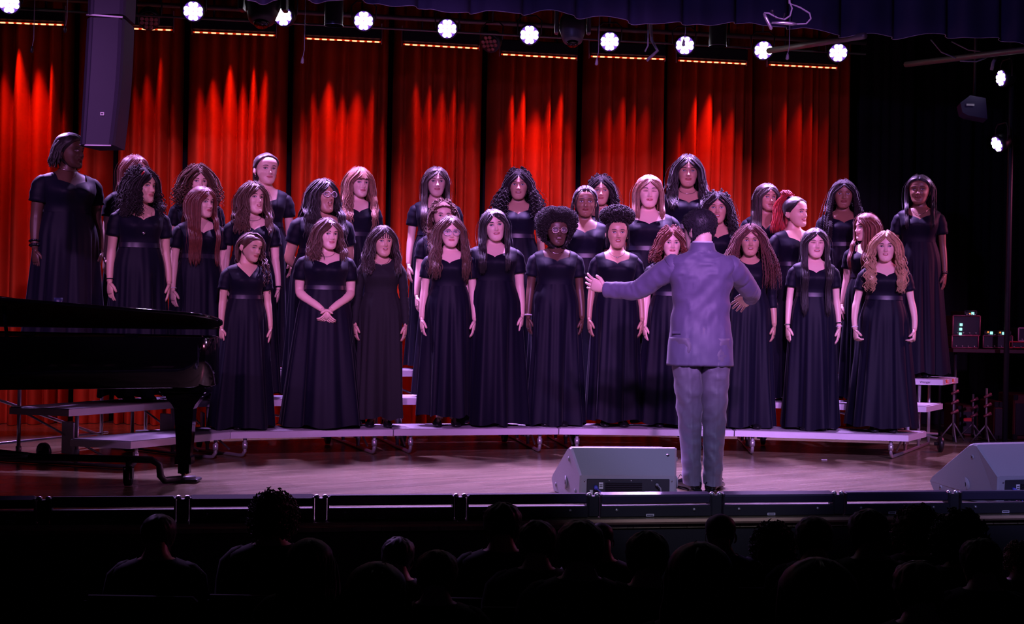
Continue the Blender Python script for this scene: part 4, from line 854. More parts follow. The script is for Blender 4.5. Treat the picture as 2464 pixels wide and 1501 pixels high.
def add_arm(mb, sx, w, pose, thick, hand='relax', pts=None, cut=None):
    pts = pts or arm_path(sx, w, pose); rr = [(r*thick, r*thick) if not isinstance(r, tuple) else (r[0]*thick**.5, r[1]*thick**.5) for r in ARM_R]
    P, R = lerp_path(pts, rr, 18); D = (P[-1]-P[-3]).normalized(); R = [(a*(.62+.38*min(1, i/6)), b*(.62+.38*min(1, i/6))) for i, (a, b) in enumerate(R)]
    mb.tube(P, R, 12, 0, ref=(0, -1, 0) if abs(D.y) < .8 else (0, 0, 1))
    if pose == 'clasp': add_hand(mb, P[-1], Vector((-sx*.55, -.25, -.80)), (0, .9, -.2) if sx > 0 else (0, .9, -.2), (0, -.3, 1), 0.95, 0.75 if sx > 0 else .45)
    elif pose == 'behind': add_hand(mb, P[-1], Vector((-sx, .2, -.5)), (0, -1, 0), (0, 0, 1), .95, .5)
    else: add_hand(mb, P[-1], Vector((-sx*.06, -.05, -1)) if hand == 'relax' else D, (-sx, 0, 0), (-sx*.35, -1, 0), 0.97, .30 if hand == 'relax' else 1, fist=(hand == 'fist'))
    return P, R
def bracelet(root, P, R, k, mats, tpos=0.93, r=.0028, nm='bracelet', sc_=1.18):
    i = tpos*(len(P)-1); a = int(i); p = P[a].lerp(P[min(a+1, len(P)-1)], i-a); D = (P[a]-P[a-1]).normalized(); ra, rb = R[a]
    ref = Vector((0, -1, 0)); A = (ref-D*ref.dot(D)).normalized(); B = D.cross(A); pts = [p+A*(ra*sc_*math.cos(2*PI*q/20))+B*(rb*sc_*math.sin(2*PI*q/20)) for q in range(21)]
    mb = MB(k); mb.tube(pts, r, 6); return mb.build(nm, mats, root, matrix=Matrix.Scale(k, 4))
# ---- dress
def add_dress(root, w, k, seed, neck='heart', sleeve='short', pose='down', thick=1.0, bust=.02, flare=1.0, gath=1.7, hem=.035, belt=True, armpts=None, zc=1.285, wn=.088, sweep=0.0, mm=None):
    rr = random.Random(seed); P = torso_fn(TW, w, bust, .007); N = 120; i0 = zidx(TW, 1.105); rows = [[] for _ in range(31)]
    WN = wn*min(w, 1.15)
    def inside(p):
        ax = abs(p.x)
        if p.y < P(zidx(TW, min(max(p.z, .9), 1.5)), 0).y*0+0.01:
            if neck == 'heart':
                return ax < WN+max(0, (p.z-1.33))*.1 and p.z > zc+.040*min(1, ax/WN)**.65-(.0)
            if neck == 'vee': return p.z > zc-.01+ax*1.1 and ax < WN
            if neck == 'round': return (ax/WN)**2+((max(0, 1.40-p.z))/.062)**2 < 1 or p.z > 1.40
        return ax < WN*1.02 and p.z > 1.372
    for j in range(N):
        th = -PI+2*PI*j/N+1e-4; top = zidx(TW, 1.412); q = i0; step = .03; hit = top
        while q < top:
            if inside(P(q, th)): hit = q; break
            q += step
        for m_ in range(31): rows[m_].append(P(i0+(hit-i0)*m_/30, th))
    mb = MB(); mb.grid(rows, True, 0, True)
    # turned hem along the neckline
    mb.grid([rows[-1], [p*1.0+Vector((0, .004 if p.y < 0.01 else -.004, -.004)) for p in rows[-1]]], True, 0, True)
    # skirt
    nz = 26; hip = crom(TW); ph = [rr.uniform(0, 6.28) for _ in range(5)]; fr = [rr.choice((3, 4)), rr.choice((5, 6, 7)), rr.choice((9, 10, 11)), 15, 23]
    srows = []
    for i in range(nz+1):
        t = i/nz; z = 1.108+(hem-1.108)*t; row = []
        hz = max(z, .95); _, a0, b0, _y = hip(zidx(TW, hz)); a0 = a0*w+.009; b0 = b0*(1+(w-1)*1.15)+.009
        tt = max(0, (1.0-z)/(1.0-hem)) if z < 1.0 else 0
        hw_ = .215*w**.5*(1+(flare-1)*.9); a = a0+(hw_-a0)*tt**1.05+(0.010*math.sin(min(1, (1.108-z)/.12)*PI/2)); b = b0+(.175*w**.5*(1+(flare-1)*.7)-b0)*tt**1.05+.008*math.sin(min(1, (1.108-z)/.12)*PI/2)
        for j in range(N):
            th = -PI+2*PI*j/N; env = tt**.8
            d = gath*(env*(.017*math.sin(fr[0]*th+ph[0]+.5*tt)+.014*math.sin(fr[1]*th+ph[1]+.3*math.sin(3*tt))+.009*math.sin(fr[2]*th+ph[2]-.6*tt))+(.25+.75*env)*.0030*math.sin(fr[3]*th+ph[3])+.0022*min(1, tt*5+.2)*math.sin(fr[4]*th+ph[4]))
            lowp = max(0, (t-.9)/.1); zz = z+(.010*math.sin(fr[1]*th+ph[3])+.006*math.sin(fr[2]*th))*lowp
            row.append(Vector(((a+d)*math.sin(th)+sweep*tt, .0-(b+d)*math.cos(th)+_y, zz)))
        srows.append(row)
    mb.grid(srows[::-1], True, 0, True)
    # sleeves
    out = {}
    for sx in (-1, 1):
        pts = (armpts[sx] if armpts else None) or arm_path(sx, w, pose); rad = [(r*thick, r*thick) if not isinstance(r, tuple) else (r[0]*thick**.5, r[1]*thick**.5) for r in ARM_R]
        AP, AR = lerp_path(pts, rad, 36)
        n = {'short': 13, 'cap': 11, 'three': 27, 'long': 36}[sleeve]; Ps, Rs = [], []
        Ps.append(AP[0]+Vector((-sx*.03, 0, .012))); Rs.append((.034, .034))
        for q in range(0, n+1):
            t = q/n; e = (.006+.002*math.sin(q*1.9+seed)+(.010*t if sleeve in ('short', 'cap') else -.001*t)); up = .006*max(0, 1-t*2.2)
            Ps.append(AP[q]+Vector((sx*.002, 0, up*.5))); sf = (.70+.30*min(1, t*2.6)) if thick > .95 else (.80+.20*min(1, t*2.6)); Rs.append(((AR[q][0]+e+up*.3)*sf, (AR[q][1]+e+up*.3)*sf))
        Ps.append(Ps[-1]+(Ps[-1]-Ps[-2])*.02); Rs.append((Rs[-1][0]-.006, Rs[-1][1]-.006))
        mb.tube(Ps, Rs, 20, 0, cap=False, ref=(0, -1, 0))
    o = mb.build('dress', mm or M_DRESS, root, matrix=Matrix.Scale(k, 4))
    if belt:
        Pb = torso_fn(TW, w, 0, .0125); bm = MB(); bm.grid([[Pb(zidx(TW, z), -PI+2*PI*j/64+1e-4)+(Vector((0, 0, 0))) for j in range(64)] for z in (1.092, 1.094, 1.124, 1.126)], True, 0, True)
        bb = bm.build('belt', M_SATIN, root, matrix=Matrix.Scale(k, 4))
    return o
# ---- hair
def cap_hair(mb, M, th0=.012, edge=None, noise_a=.002, lift=0.0, volfn=None, zback=-.085, front=.068, seed=0, sidez=-.02, mi=0, part=None):
    N = 72; rows = [[] for _ in range(21)]; 
    for j in range(N):
        th = -PI+2*PI*j/N; a = abs(math.degrees(th))
        if a < 40: fe = min(.052, front-.012) if front < .08 else front-.018; zm = front-(front-fe)*(a/40)**2
        elif a < 75: fe = min(.052, front-.012) if front < .08 else front-.018; zm = fe+(sidez+.005-fe)*((a-40)/35)**1.0
        elif a < 110: zm = sidez+.005+(zback*0.7-sidez)*((a-75)/35)
        else: zm = zback
        for i in range(21):
            t = i/20; z = .1125+(zm-.1125)*(1-math.cos(t*PI/2*.999))**.75 if t < 1 else zm
            p = head_pt(zidx(HEADT, z), th); n = Vector((p.x, p.y, p.z*.75)).normalized()
            tk = th0*min(1, (1-t)*4+.25)
            if a > 100: tk = th0*(1-.2*t)
            if volfn: tk += volfn(t, a, z)
            if part is not None and z > .05: tk -= .006*math.exp(-((p.x-part)/.006)**2)*(p.y < .03)
            nz_ = noise.noise(Vector((p.x*60+seed, p.y*60, p.z*60)))*noise_a
            rows[i].append(M @ (p+n*(tk+nz_)))
    mb.grid(rows[::-1], True, mi, True, False, True)
    return rows
def locks(mb, M, tab, w, n, L, rng, az=(54, 180), vol=.012, wave=0.0, wlen=.12, helix=0.0, hlen=.045, r=.0085, part=0.0, g0=.25, topr=None, drift=.0, end=.6, jit=.012, step=.028, sides=5, top0=8, azsign=None, hang_in=.0, Lvar=.08, fwd=True, bangs=0, taper=True, shell=1.0):
    cen = Vector((0, .003, -.002))
    for q in range(n):
        sgn = rng.choice((-1, 1)) if azsign is None else azsign
        azd = az[0]+(az[1]-az[0])*(q+rng.random())/n*1.0
        azd = min(azd, 180); g = g0+(1-g0)*min(1, max(0, (azd-60)/110)); al = R_(azd)*sgn
        th_ = .012+rng.random()*vol; p0 = R_(top0+rng.random()*(topr or (50 if azd > 90 else 30))); pts = []; rad = []
        rx, ry, rz = .079, .098, .1165
        lay = rng.random()
        for i in range(6):
            t = i/5; pol = p0+(R_(96)-p0)*t; a = al*(g+(1-g)*(t*t*(3-2*t)))
            d = Vector((math.sin(pol)*math.sin(a), -math.sin(pol)*math.cos(a), math.cos(pol)))
            e = th_*(.4+.6*t)*(0.6+0.8*lay)
            p = cen+Vector((d.x*(rx+e), d.y*(ry+e), d.z*(rz+th_*.5))); p.x += part*(1-t)*math.cos(a*.5)
            pts.append(M @ p); rad.append(r*(.55+.45*t))
        base = pts[-1].copy(); hc = M @ Vector((0, 0, 0)); out = Vector((base.x-hc.x, base.y-hc.y, 0)); out.normalize(); tan = Vector((-out.y, out.x, 0))
        LL = L*(1-Lvar*1.2*rng.random())*(1-.05*lay); ns = max(3, int(LL/step)); phs = rng.uniform(0, 6.28); dr = (drift*(.3+rng.random())) ; jx = rng.uniform(-jit, jit)
        hs = rng.choice((-1, 1)); isf = base.y < (hc.y+.035) if fwd else False
        for i in range(1, ns+1):
            t = i/ns; s = LL*t; p = base-Vector((0, 0, s))+out*(dr*math.sin(min(1, t*1.2)*PI*.5)-hang_in*math.sin(t*PI))+tan*(jx*t)
            p += tan*(wave*math.sin(2*PI*s/wlen+phs)*min(1, t*2.5))+out*(wave*.7*math.cos(2*PI*s/wlen+phs*1.3)*min(1, t*2.5))
            if helix: a = 2*PI*s/hlen+phs; p += (tan*math.cos(a)*hs+out*math.sin(a))*helix*min(1, .3+t*2)
            if p.z < 1.435 and p.z > .85:
                kk = min(1, (1.435-p.z)/.05)
                if isf: y = torso_y(TW, w, p.x, min(p.z, 1.345), True, .020+lay*.012+(.028 if p.z < 1.31 and abs(p.x) < .13 else 0)*min(1, (1.31-p.z)/.06 if p.z < 1.31 else 0)); p.y = min(p.y, p.y+(y-p.y)*kk)
                else: y = torso_y(TW, w, p.x, min(p.z, 1.345), False, .016+lay*.02); p.y = max(p.y, p.y+(y-p.y)*kk)
            pts.append(p); rad.append(r*((1-.55*t**2) if taper else 1)*(.85+.3*rng.random()))
        rad[-1] *= .35
        mb.tube(pts, rad, sides, 0, cap=True)
def curls_on(mb, M, n, rng, az, zr, rad0, rad1, r=.004, hel=.009, turns=2.0, L=.05, sides=4):
    """short springy curls standing off a puffed shell"""
    for q in range(n):
        a = R_(rng.uniform(*az))*rng.choice((-1, 1)); z = rng.uniform(*zr); el = math.asin(max(-.98, min(.98, z)))
        d = Vector((math.cos(el)*math.sin(a), -math.cos(el)*math.cos(a), math.sin(el))); p0 = Vector((d.x*rad0[0], d.y*rad0[1]+.01, d.z*rad0[2]+.01)); dn = (d+Vector((0, 0, -.5))).normalized(); u = dn.orthogonal().normalized(); v = dn.cross(u); ph = rng.uniform(0, 6.3); pts = []
        for i in range(9):
            t = i/8; pts.append(M @ (p0+dn*(L*t*rng.uniform(.9, 1.1))+(u*math.cos(ph+turns*6.28*t)+v*math.sin(ph+turns*6.28*t))*hel))
        mb.tube(pts, [r]*8+[r*.4], sides)
def slick(mb, M, rng, n, target, r=.0030, azmax=88, lift=.006, zh=(.088, .012)):
    tg = Vector(target)
    for q in range(n):
        a = R_(rng.uniform(-azmax, azmax)); aa = abs(math.degrees(a)); z0 = zh[0]-.018*min(1, aa/40)**2-(zh[0]-.018-zh[1])*max(0, (aa-40)/48)
        p0 = head_pt(zidx(HEADT, z0), a); pts = []
        for i in range(8):
            t = i/7; d = p0.lerp(tg, t); d = Vector((d.x, d.y-.003, d.z)); d.normalize() if d.length else None
            e = (1/((d.x/.082)**2+(d.y/.096)**2+(d.z/.118)**2))**.5; p = d*(e+lift*(.35+.65*min(1, t*4))+.002*rng.random()); pts.append(M @ Vector((p.x, p.y+.003, p.z)))
        mb.tube(pts, [r*.6]+[r]*6+[r*.6], 4)
def bangs_hair(mb, M, rng, n=26, zend=.028, r=.006, spread=50):
    for q in range(n):
        a = R_(-spread+2*spread*(q+rng.random())/n); pts = []; rad = []
        for i in range(6):
            t = i/5; pol = R_(18+ (72+rng.uniform(-4, 5))*t*1.0); pol = min(pol, R_(90)); d = Vector((math.sin(pol)*math.sin(a), -math.sin(pol)*math.cos(a), math.cos(pol)))
            p = Vector((d.x*.092, d.y*(.104), d.z*.128+.003)); 
            if p.z < zend: p.z = zend-.002*rng.random()
            pts.append(M @ p); rad.append(r*(1-.5*t))
        mb.tube(pts, rad, 5)
def curls_cap(mb, M, rows, n, rng, r=.0022, hel=.0055, turns=2.0, L=.022, sides=3, start=0):
    cen = M @ Vector((0, .01, -.01)); nr = len(rows); nc = len(rows[0])
    for q in range(n):
        i = int(nr*rng.random()**.8*.98)+start; i = min(i, nr-2); j = rng.randrange(nc); p = rows[i][j].lerp(rows[i+1][(j+1) % nc], rng.random()); d = (p-cen).normalized(); u = d.orthogonal().normalized(); v = d.cross(u); ph = rng.uniform(0, 6.3); p = p-d*.004
        mb.tube([p+d*(L*t/6*rng.uniform(.8, 1.2))+(u*math.cos(ph+turns*6.28*t/6)+v*math.sin(ph+turns*6.28*t/6))*hel for t in range(7)], [r]*6+[r*.4], sides)
def place(px, row):
    """a standing spot on riser deck `row` seen in picture column px"""
    lo, hi = 0.0, 4.999; pts = [FR[i]+VV[i]*(row-1+.54) for i in range(6)]
    def pos(s): i = min(4, int(s)); return pts[i].lerp(pts[i+1], s-i)
    for _ in range(50):
        m = (lo+hi)/2; p = pos(m)
        if proj((p.x, p.y, 1.3))[0] < px: lo = m
        else: hi = m
    return pos(lo)
def top_z(p, ypx):
    lo, hi = 0.5, 3.5
    for _ in range(50):
        m = (lo+hi)/2
        if proj((p.x, p.y, m))[1] > ypx: lo = m
        else: hi = m
    return lo
HT = {}
def singer(x, top, row, yaw, hyaw, sk, hc, hs, label, w=1.0, thick=1.0, op=0.004, eyes='open', pose='down', pitch=0.0, roll_=0.0, neck='heart', sleeve='short', L=.35, extra=0.012, flare=1.0, smile=0, glasses=None, belt=True, hand='relax', necklace=None, brace=(), hargs=None, seed=None, hem=.035, bust=.02, zc=1.285, hx=0, earring=False, fb=None, knit=False, sweep=0.0, wnk=.088):
    p = place(x, row) if fb is None else Vector((fb[0], fb[1], 0)); zd = .2*row; p.z = zd
    zt = top_z(p, top); h = zt-zd; k = (h)/(1.65+extra); seed = seed or int(x*7+top); rng = random.Random(seed)
    HT[int(x)] = round(h, 2)
    root = rootat('person', p, label, 'person', 'choir singers on the risers', R_(yaw))
    SM = Matrix.Scale(k, 4)
    M = Matrix.Translation((hx, -.008, 1.40)) @ Matrix.Rotation(R_(hyaw), 4, 'Z') @ Matrix.Rotation(R_(pitch), 4, 'X') @ Matrix.Rotation(R_(roll_), 4, 'Y') @ Matrix.Translation((0, -.012, .132)) @ Matrix.Diagonal((1.055, 1.055, 1.02, 1))
    # body: torso, neck, head, arms with hands and legs in one mesh
    mb = MB(); T = torso_fn(TW, w, bust*.8, -.001); zs = [zidx(TW, z) for z in (.86, .95, 1.03, 1.10, 1.15, 1.20, 1.23, 1.26, 1.285, 1.30, 1.32, 1.335, 1.35, 1.362, 1.37, 1.378, 1.388, 1.395, 1.402, 1.415, 1.43, 1.45, 1.47, 1.495, 1.52)]
    rows = []
    for q in zs:
        r = [T(q, -PI+2*PI*j/40+1e-4) for j in range(40)]; z = r[0].z
        t = max(0, (z-1.41)/.11); 
        if t > 0: sh = M @ Vector((0, .012, -.06)); r = [v+Vector(((sh.x)*t, (sh.y+.008)*t*.8, 0)) for v in r]
        if 1.34 < z < 1.40:  # collar bones
            r = [v+Vector((0, -.003*math.exp(-((z-1.372-abs(v.x)*.10)/.006)**2)*(.01 < abs(v.x) < .12), 0)) if v.y < 0 else v for v in r]
        rows.append(r)
    mb.grid(rows, True, 0, True, True, True)
    add_head(mb, M, op)
    arms = {}
    for sx in (-1, 1): arms[sx] = add_arm(mb, sx, w, pose, thick, hand if not isinstance(hand, dict) else hand[sx])
    for sx in (-1, 1): mb.tube([(sx*.07, 0, .90), (sx*.065, -.005, .50), (sx*.06, 0, .36), (sx*.055, .02, .10), (sx*.055, .02, .055)], [.075*w, .052, .048, .030, .030], 10)
    mb.build('body', skin(sk), root, matrix=SM)
    add_face(root, M, k, sk, op, eyes, smile, glasses)
    add_dress(root, w, k, seed, neck, sleeve, pose, thick, bust, flare, hem=hem, belt=belt, zc=zc, sweep=sweep, mm=M_KNIT if knit else None, wn=wnk)
    for sx in (-1, 1):
        sb = MB(); sb.tube([(sx*.068, .055, .030), (sx*.068, .050, .028), (sx*.068, .02, .034), (sx*.070, -.03, .032), (sx*.073, -.10, .024), (sx*.074, -.150, .018), (sx*.074, -.172, .014), (sx*.074, -.176, .012)], [(.020, .02), (.028, .032), (.034, .031), (.030, .033), (.022, .040), (.016, .034), (.011, .022), (.006, .012)], 14, ref=(0, 0, 1))
        sb.build('shoe', M_SHOE, root, matrix=SM)
    # hair
    hb = MB(); A = dict(n=120, L=L); A.update(hargs or {}); nlk = A.pop('n'); LL = A.pop('L'); part = A.get('part', 0.0)
    hm = hairmm(hc) if hs in ('curly', 'afro', 'puff', 'frizz', 'braids') else hairm(hc)
    if hs in ('long', 'wavy', 'curly', 'braids', 'frizz'):
        cap_hair(hb, M, .013, seed=seed, part=part, sidez=.0)
        nlk = int(nlk*(1.55 if hs in ('long', 'wavy') else 1.25))
        if hs == 'long': base = dict(vol=.014, r=.0066, wave=.002, wlen=.3, jit=.010, Lvar=.10)
        if hs == 'wavy': base = dict(vol=.030, r=.0062, wave=.012, wlen=.13, jit=.022, drift=.02, Lvar=.16, step=.02)
        if hs == 'curly': base = dict(vol=.034, r=.0052, helix=.0105, hlen=.036, jit=.03, drift=.045, Lvar=.30, step=.0085, sides=4)
        if hs == 'frizz': base = dict(vol=.05, r=.0040, wave=.006, wlen=.035, jit=.05, drift=.085, Lvar=.25, step=.012, sides=4)
        if hs == 'braids': base = dict(vol=.016, r=.0062, helix=.0030, hlen=.020, jit=.020, drift=.03, Lvar=.2, step=.006, sides=4, taper=False)
        base.update(A); locks(hb, M, TW, w, nlk, LL, rng, **base)
        fl = dict(base); fl.update(n=0); fl.pop('n')
        if base.get('az', (54, 180))[0] < 70:
            b2 = dict(base); b2.update(az=(base.get('az', (54, 180))[0]-3, base.get('az', (54, 180))[0]+10), top0=38, topr=14, g0=.05, vol=min(.010, base['vol']), jit=.006); locks(hb, M, TW, w, 26, LL*.97, rng, **b2)
        # fine flyaways that catch the back light
        fl.update(r=.0014, vol=base['vol']+.02, jit=base['jit']+.02, sides=3, helix=base.get('helix', 0), step=max(.012, base.get('step', .028))); locks(hb, M, TW, w, 60, LL*.97, rng, **fl)
        if hs == 'curly': curls_on(hb, M, 110, rng, (40, 180), (.15, .98), (.092, .108, .122), None, hel=.008, L=.03)
    elif hs == 'afro':
        vf = lambda t, a, z: (.046*math.sin(PI*min(1, .12+t*1.0))**.7+.010*(a > 60))*(1-.35*max(0, 1-a/55)*(t))
        cr_ = cap_hair(hb, M, .022, noise_a=.010, volfn=vf, zback=-.100, sidez=-.030, front=.062, seed=seed)
        curls_cap(hb, M, cr_, 3000, rng)
    elif hs == 'puff':
        cap_hair(hb, M, .007, seed=seed, sidez=-.005, zback=-.07, front=.086)
        slick(hb, M, rng, 180, (0, .03, .125), azmax=100)
        M2 = M @ Matrix.Translation((0, .02, .135))
        rows = []
        for i in range(17):
            ph = PI*i/16; rows.append([M2 @ (Vector((.112*math.sin(ph)*math.cos(a), .10*math.sin(ph)*math.sin(a), .062*math.cos(ph)))*(1+.16*noise.noise(Vector((math.sin(ph)*math.cos(a)*4, math.sin(ph)*math.sin(a)*4, math.cos(ph)*4))))) for a in [2*PI*q/32 for q in range(32)]])
        hb.grid(rows[::-1], True, 0, True)
        for q in range(1100):
            z = rng.uniform(-.9, 1); a = rng.uniform(0, 6.28); s = math.sqrt(1-z*z); d = Vector((s*math.cos(a), s*math.sin(a), z)); p = Vector((d.x*.110, d.y*.098, d.z*.062)); u = d.orthogonal().normalized(); v = d.cross(u); ph = rng.uniform(0, 6.3)
            hb.tube([M2 @ (p+d*(.028*t/6)+(u*math.cos(ph+t*1.9)+v*math.sin(ph+t*1.9))*.007) for t in range(7)], .0030, 3)
        for sx in (-1, 1):
            for q in range(3): hb.tube([M @ Vector((sx*.062, -.055, .06)), M @ Vector((sx*(.078+q*.003), -.050, .01)), M @ Vector((sx*(.080+q*.004), -.040, -.05-.02*q)), M @ Vector((sx*(.074+q*.004), -.04, -.085-.02*q))], [.004, .004, .003, .001], 5)
    elif hs in ('tied', 'pony', 'braidpull'):
        cap_hair(hb, M, .009, seed=seed, sidez=.012, zback=-.06, front=.088)
        if hs == 'braidpull':
            slick(hb, M, rng, 64, (0, .11, .04), r=.0058, azmax=96, lift=.012, zh=(.080, .0))
            for q in range(9):
                sx = rng.choice((-1, 1)); b = M @ Vector((sx*(.070+rng.random()*.02), .03+rng.random()*.05, .02))
                hb.tube([b, b+Vector((sx*.014, .01, -.05)), b+Vector((sx*.012, .012, -.10)), b+Vector((sx*.016, .01, -.15-.03*rng.random()))], [.006, .006, .0055, .003], 6)
            for sx in (-1, 1): hb.tube([M @ Vector((sx*.028, -.085, .085)), M @ Vector((sx*.055, -.098, .05)), M @ Vector((sx*.071, -.085, .0)), M @ Vector((sx*.074, -.075, -.055))], [.004, .004, .0035, .002], 6)
        if hs == 'tied': slick(hb, M, rng, 220, (0, .12, .02))
        if hs == 'braidpull': pass
        if hs == 'tied':
            locks(hb, M, TW, w, 34, LL, rng, az=(140, 180), vol=.006, r=.007, fwd=False)
        if hs == 'pony':
            for q in range(110):
                b = Vector((rng.uniform(-.022, .022), .045+rng.uniform(-.02, .02), .125)); sd = rng.uniform(-1, 1); c_ = rng.uniform(.6, 1.4)
                hw = Vector((sd*.06-.02, .055+rng.random()*.05, 0)); pts = [b, b+Vector((sd*.02, .02, .035+.02*rng.random()))+hw*.2]
                for i in range(1, 11):
                    t = i/10; a = t*9+sd*3; pts.append(b+hw*(min(1, t*2.2))+Vector((0.012*math.sin(a)*c_, .012*math.cos(a)*c_, .045*math.cos(t*2.2)-LL*t)))
                hb.tube([M @ p_ for p_ in pts], [.005]*11+[.002], 4)
            rb = MB(); rb.tube([M @ Vector((.026*math.cos(a), .045+.026*math.sin(a), .122)) for a in [2*PI*q/12 for q in range(13)]], .008, 6); rb.build('hair_tie', hairm('black'), root, matrix=SM)
    elif hs == 'bob':
        cap_hair(hb, M, .014, seed=seed, part=part, sidez=.0); locks(hb, M, TW, w, nlk, LL, rng, **{**dict(vol=.012, r=.0075, wave=.006, wlen=.1, jit=.014, drift=.012, Lvar=.35, az=(85, 180)), **A})
    elif hs == 'shaved':
        cap_hair(hb, M, .005, seed=seed, sidez=-.01, zback=-.07)
        lk = dict(vol=.028, r=.0048, helix=.010, hlen=.05, jit=.05, drift=.05, Lvar=.30, step=.010, sides=4, azsign=1, az=(72, 178)); locks(hb, M, TW, w, 130, LL, rng, **lk)
        locks(hb, M, TW, w, 60, LL*.35, rng, az=(120, 180), azsign=-1, vol=.012, r=.006, wave=.004)
        for q in range(90):
            u = q/3.0; j_ = rng.uniform(-.004, .004); hb.tube([M @ Vector((-.045+.0012*u, .0+j_, .112+j_*.5)), M @ Vector((-.01+.002*u, -.048+.0012*u+j_, .120)), M @ Vector((.040+.001*u, -.068+.0022*u+j_, .098+j_)), M @ Vector((.082+j_*.5, -.052+.0026*u, .03)), M @ Vector((.090+j_*.5, -.046+.0026*u, -.03))], [.002, .0038, .004, .004, .003], 4)
    if 'bangs' in (hargs or {}): pass
    if hargs and hargs.get('bangs'): bangs_hair(hb, M, rng, hargs['bangs'], spread=hargs.get('bspread', 48) if False else 48)
    hb.build('hair', hm if hs != 'pony' else hairm('red'), root, matrix=SM)
    if hs == 'pony':
        cb = MB(); cap_hair(cb, M, .0105, seed=seed, sidez=.012, zback=-.06, front=.088); slick(cb, M, rng, 200, (0, .045, .12), azmax=100); cb.build('scalp_hair', hairm('black'), root, matrix=SM)
    # trimmings
    if necklace:
        nb = MB(); zl, m_ = necklace; pts = []
        for q in range(25):
            a = -PI+2*PI*q/24; x_ = .062*math.sin(a)*1.05; f_ = (1+math.cos(a))/2; z_ = 1.412-(1.412-zl)*f_**1.6
            y_ = (T(zidx(TW, max(1.25, z_)), math.asin(max(-1, min(1, x_/.2)))).y-.006) if math.cos(a) > -.1 else .055
            if math.cos(a) > -.1: y_ = torso_y(TW, w, x_, z_, True, .0)-.012+.004
            pts.append(Vector((x_, y_, z_)))
        nb.tube(pts, .0014, 5)
        if m_ > 0: nb.ball(pts[12]+Vector((0, -.004, -.006)), m_)
        nb.build('necklace', M_SILVER, root, matrix=SM)
    if earring:
        for sx in (-1, 1): eb = MB(); c_ = M @ Vector((sx*.079, .008, -.046)); eb.tube([c_+Vector((0, .010*math.cos(a), .010*math.sin(a)-.006)) for a in [2*PI*q/12 for q in range(13)]], .0015, 5); eb.build('earring', M_SILVER, root, matrix=SM)
    for (sx, tp, rr_, m_, nm_) in brace: bracelet(root, arms[sx][0], arms[sx][1], k, m_, tp, rr_, nm_)
    return root, M, k
M_BBEAD = mat('black_beads', (0.01, 0.01, 0.014), 0.2)
GW = (.026, .019, mat('clear_white_frame', (0.8, 0.75, 0.85), 0.2), True); GG = (.024, .022, mat('thin_gold_frame', (0.75, 0.6, 0.5), 0.3, 0.8), True); GR = (.027, .024, mat('thin_wire_frame', (0.6, 0.55, 0.7), 0.25, 0.6), False)
# ---- back row (third step)
singer(146, 318, 3, 38, 32, 'dark', 'black', 'bob', 'large woman with short dark bob in black gown, far left behind the piano', w=1.18, thick=1.22, op=.006, L=.10, extra=.014, flare=1.2, bust=.032, belt=False, brace=((-1, .93, .009, M_BBEAD, 'bracelet'), (-1, .88, .006, M_BBEAD, 'bracelet')), earring=True, necklace=(1.395, 0), sweep=-.02, fb=(-3.23, 9.62))
singer(316, 372, 3, 30, 30, 'light', 'auburn', 'long', 'singer with long straight auburn hair mostly hidden behind the curly girl with a red hairclip', L=.42, hargs=dict(n=110, part=-.01))
singer(470, 395, 3, 15, 15, 'light', 'brown', 'curly', 'singer with a big halo of tight brown curls, half hidden behind straight auburn hair', L=.20, extra=.030, hargs=dict(n=170, az=(50, 180), vol=.06, drift=.035))
singer(634, 368, 3, 14, 16, 'light', 'dark', 'tied', 'tall fair singer with hair pulled back and drop earrings, top of the left group', L=.22, neck='heart', zc=1.26, op=.001, extra=.010, hargs=dict(n=30), earring=True)
singer(856, 402, 3, 16, 18, 'light', 'sandy', 'wavy', 'thin fair singer with wavy light brown hair and a fringe', w=.92, thick=.85, L=.38, op=.003, extra=.016, hargs=dict(n=90, az=(58,180), jit=.03, bangs=34))
singer(1044, 400, 3, 5, 6, 'light', 'dark', 'long', 'tall singer with long straight dark hair, back row left of centre', w=1.02, L=.42, op=.005, extra=.014, hargs=dict(n=130, az=(56, 180), part=.006))
singer(1243, 408, 3, 0, 0, 'tan', 'black', 'curly', 'singer with a wide mass of dark spiral curls past her shoulders, back row centre', L=.30, op=.008, extra=.016, hargs=dict(n=230, az=(52, 180), drift=.085, vol=.03, jit=.035))
singer(1441, 423, 3, -2, 0, 'tan', 'black', 'curly', 'curly dark-haired singer peeking out behind the one with braids', L=.26, op=.006, extra=.016, hargs=dict(n=140, helix=.008, drift=.03))
singer(1648, 372, 3, 0, -2, 'tan', 'black', 'wavy', 'tallest central singer with long dark wavy hair, directly above the conductor', w=1.12, thick=1.08, L=.30, op=.006, extra=.016, necklace=(1.36, 0), hargs=dict(n=150, drift=.025, az=(53, 180)), hx=0)
singer(1838, 440, 3, -8, 24, 'tan', 'dark', 'long', 'singer with long straight reddish-dark hair glancing to the right, above the frizzy long hair', w=.95, L=.40, op=0.0, neck='vee', extra=.014, hargs=dict(n=120, az=(55, 180)), earring=True, zc=1.26)
singer(2024, 430, 3, -8, -2, 'brown', 'black', 'braids', 'singer with very long thin black braids, back row right', L=.46, op=.006, extra=.018, hargs=dict(n=76, az=(58, 180), drift=.05))
singer(2208, 420, 3, -14, -10, 'brown', 'black', 'long', 'tall singer in black gown standing at the right end of the top step', w=.98, thick=.88, L=.32, op=.006, extra=.012, necklace=(1.33, .008), brace=((1, .95, .0022, M_SILVER, 'bracelet'), (1, .985, .0035, M_BBEAD, 'bracelet')), hargs=dict(n=100, az=(84, 180)), flare=1.15, belt=False)
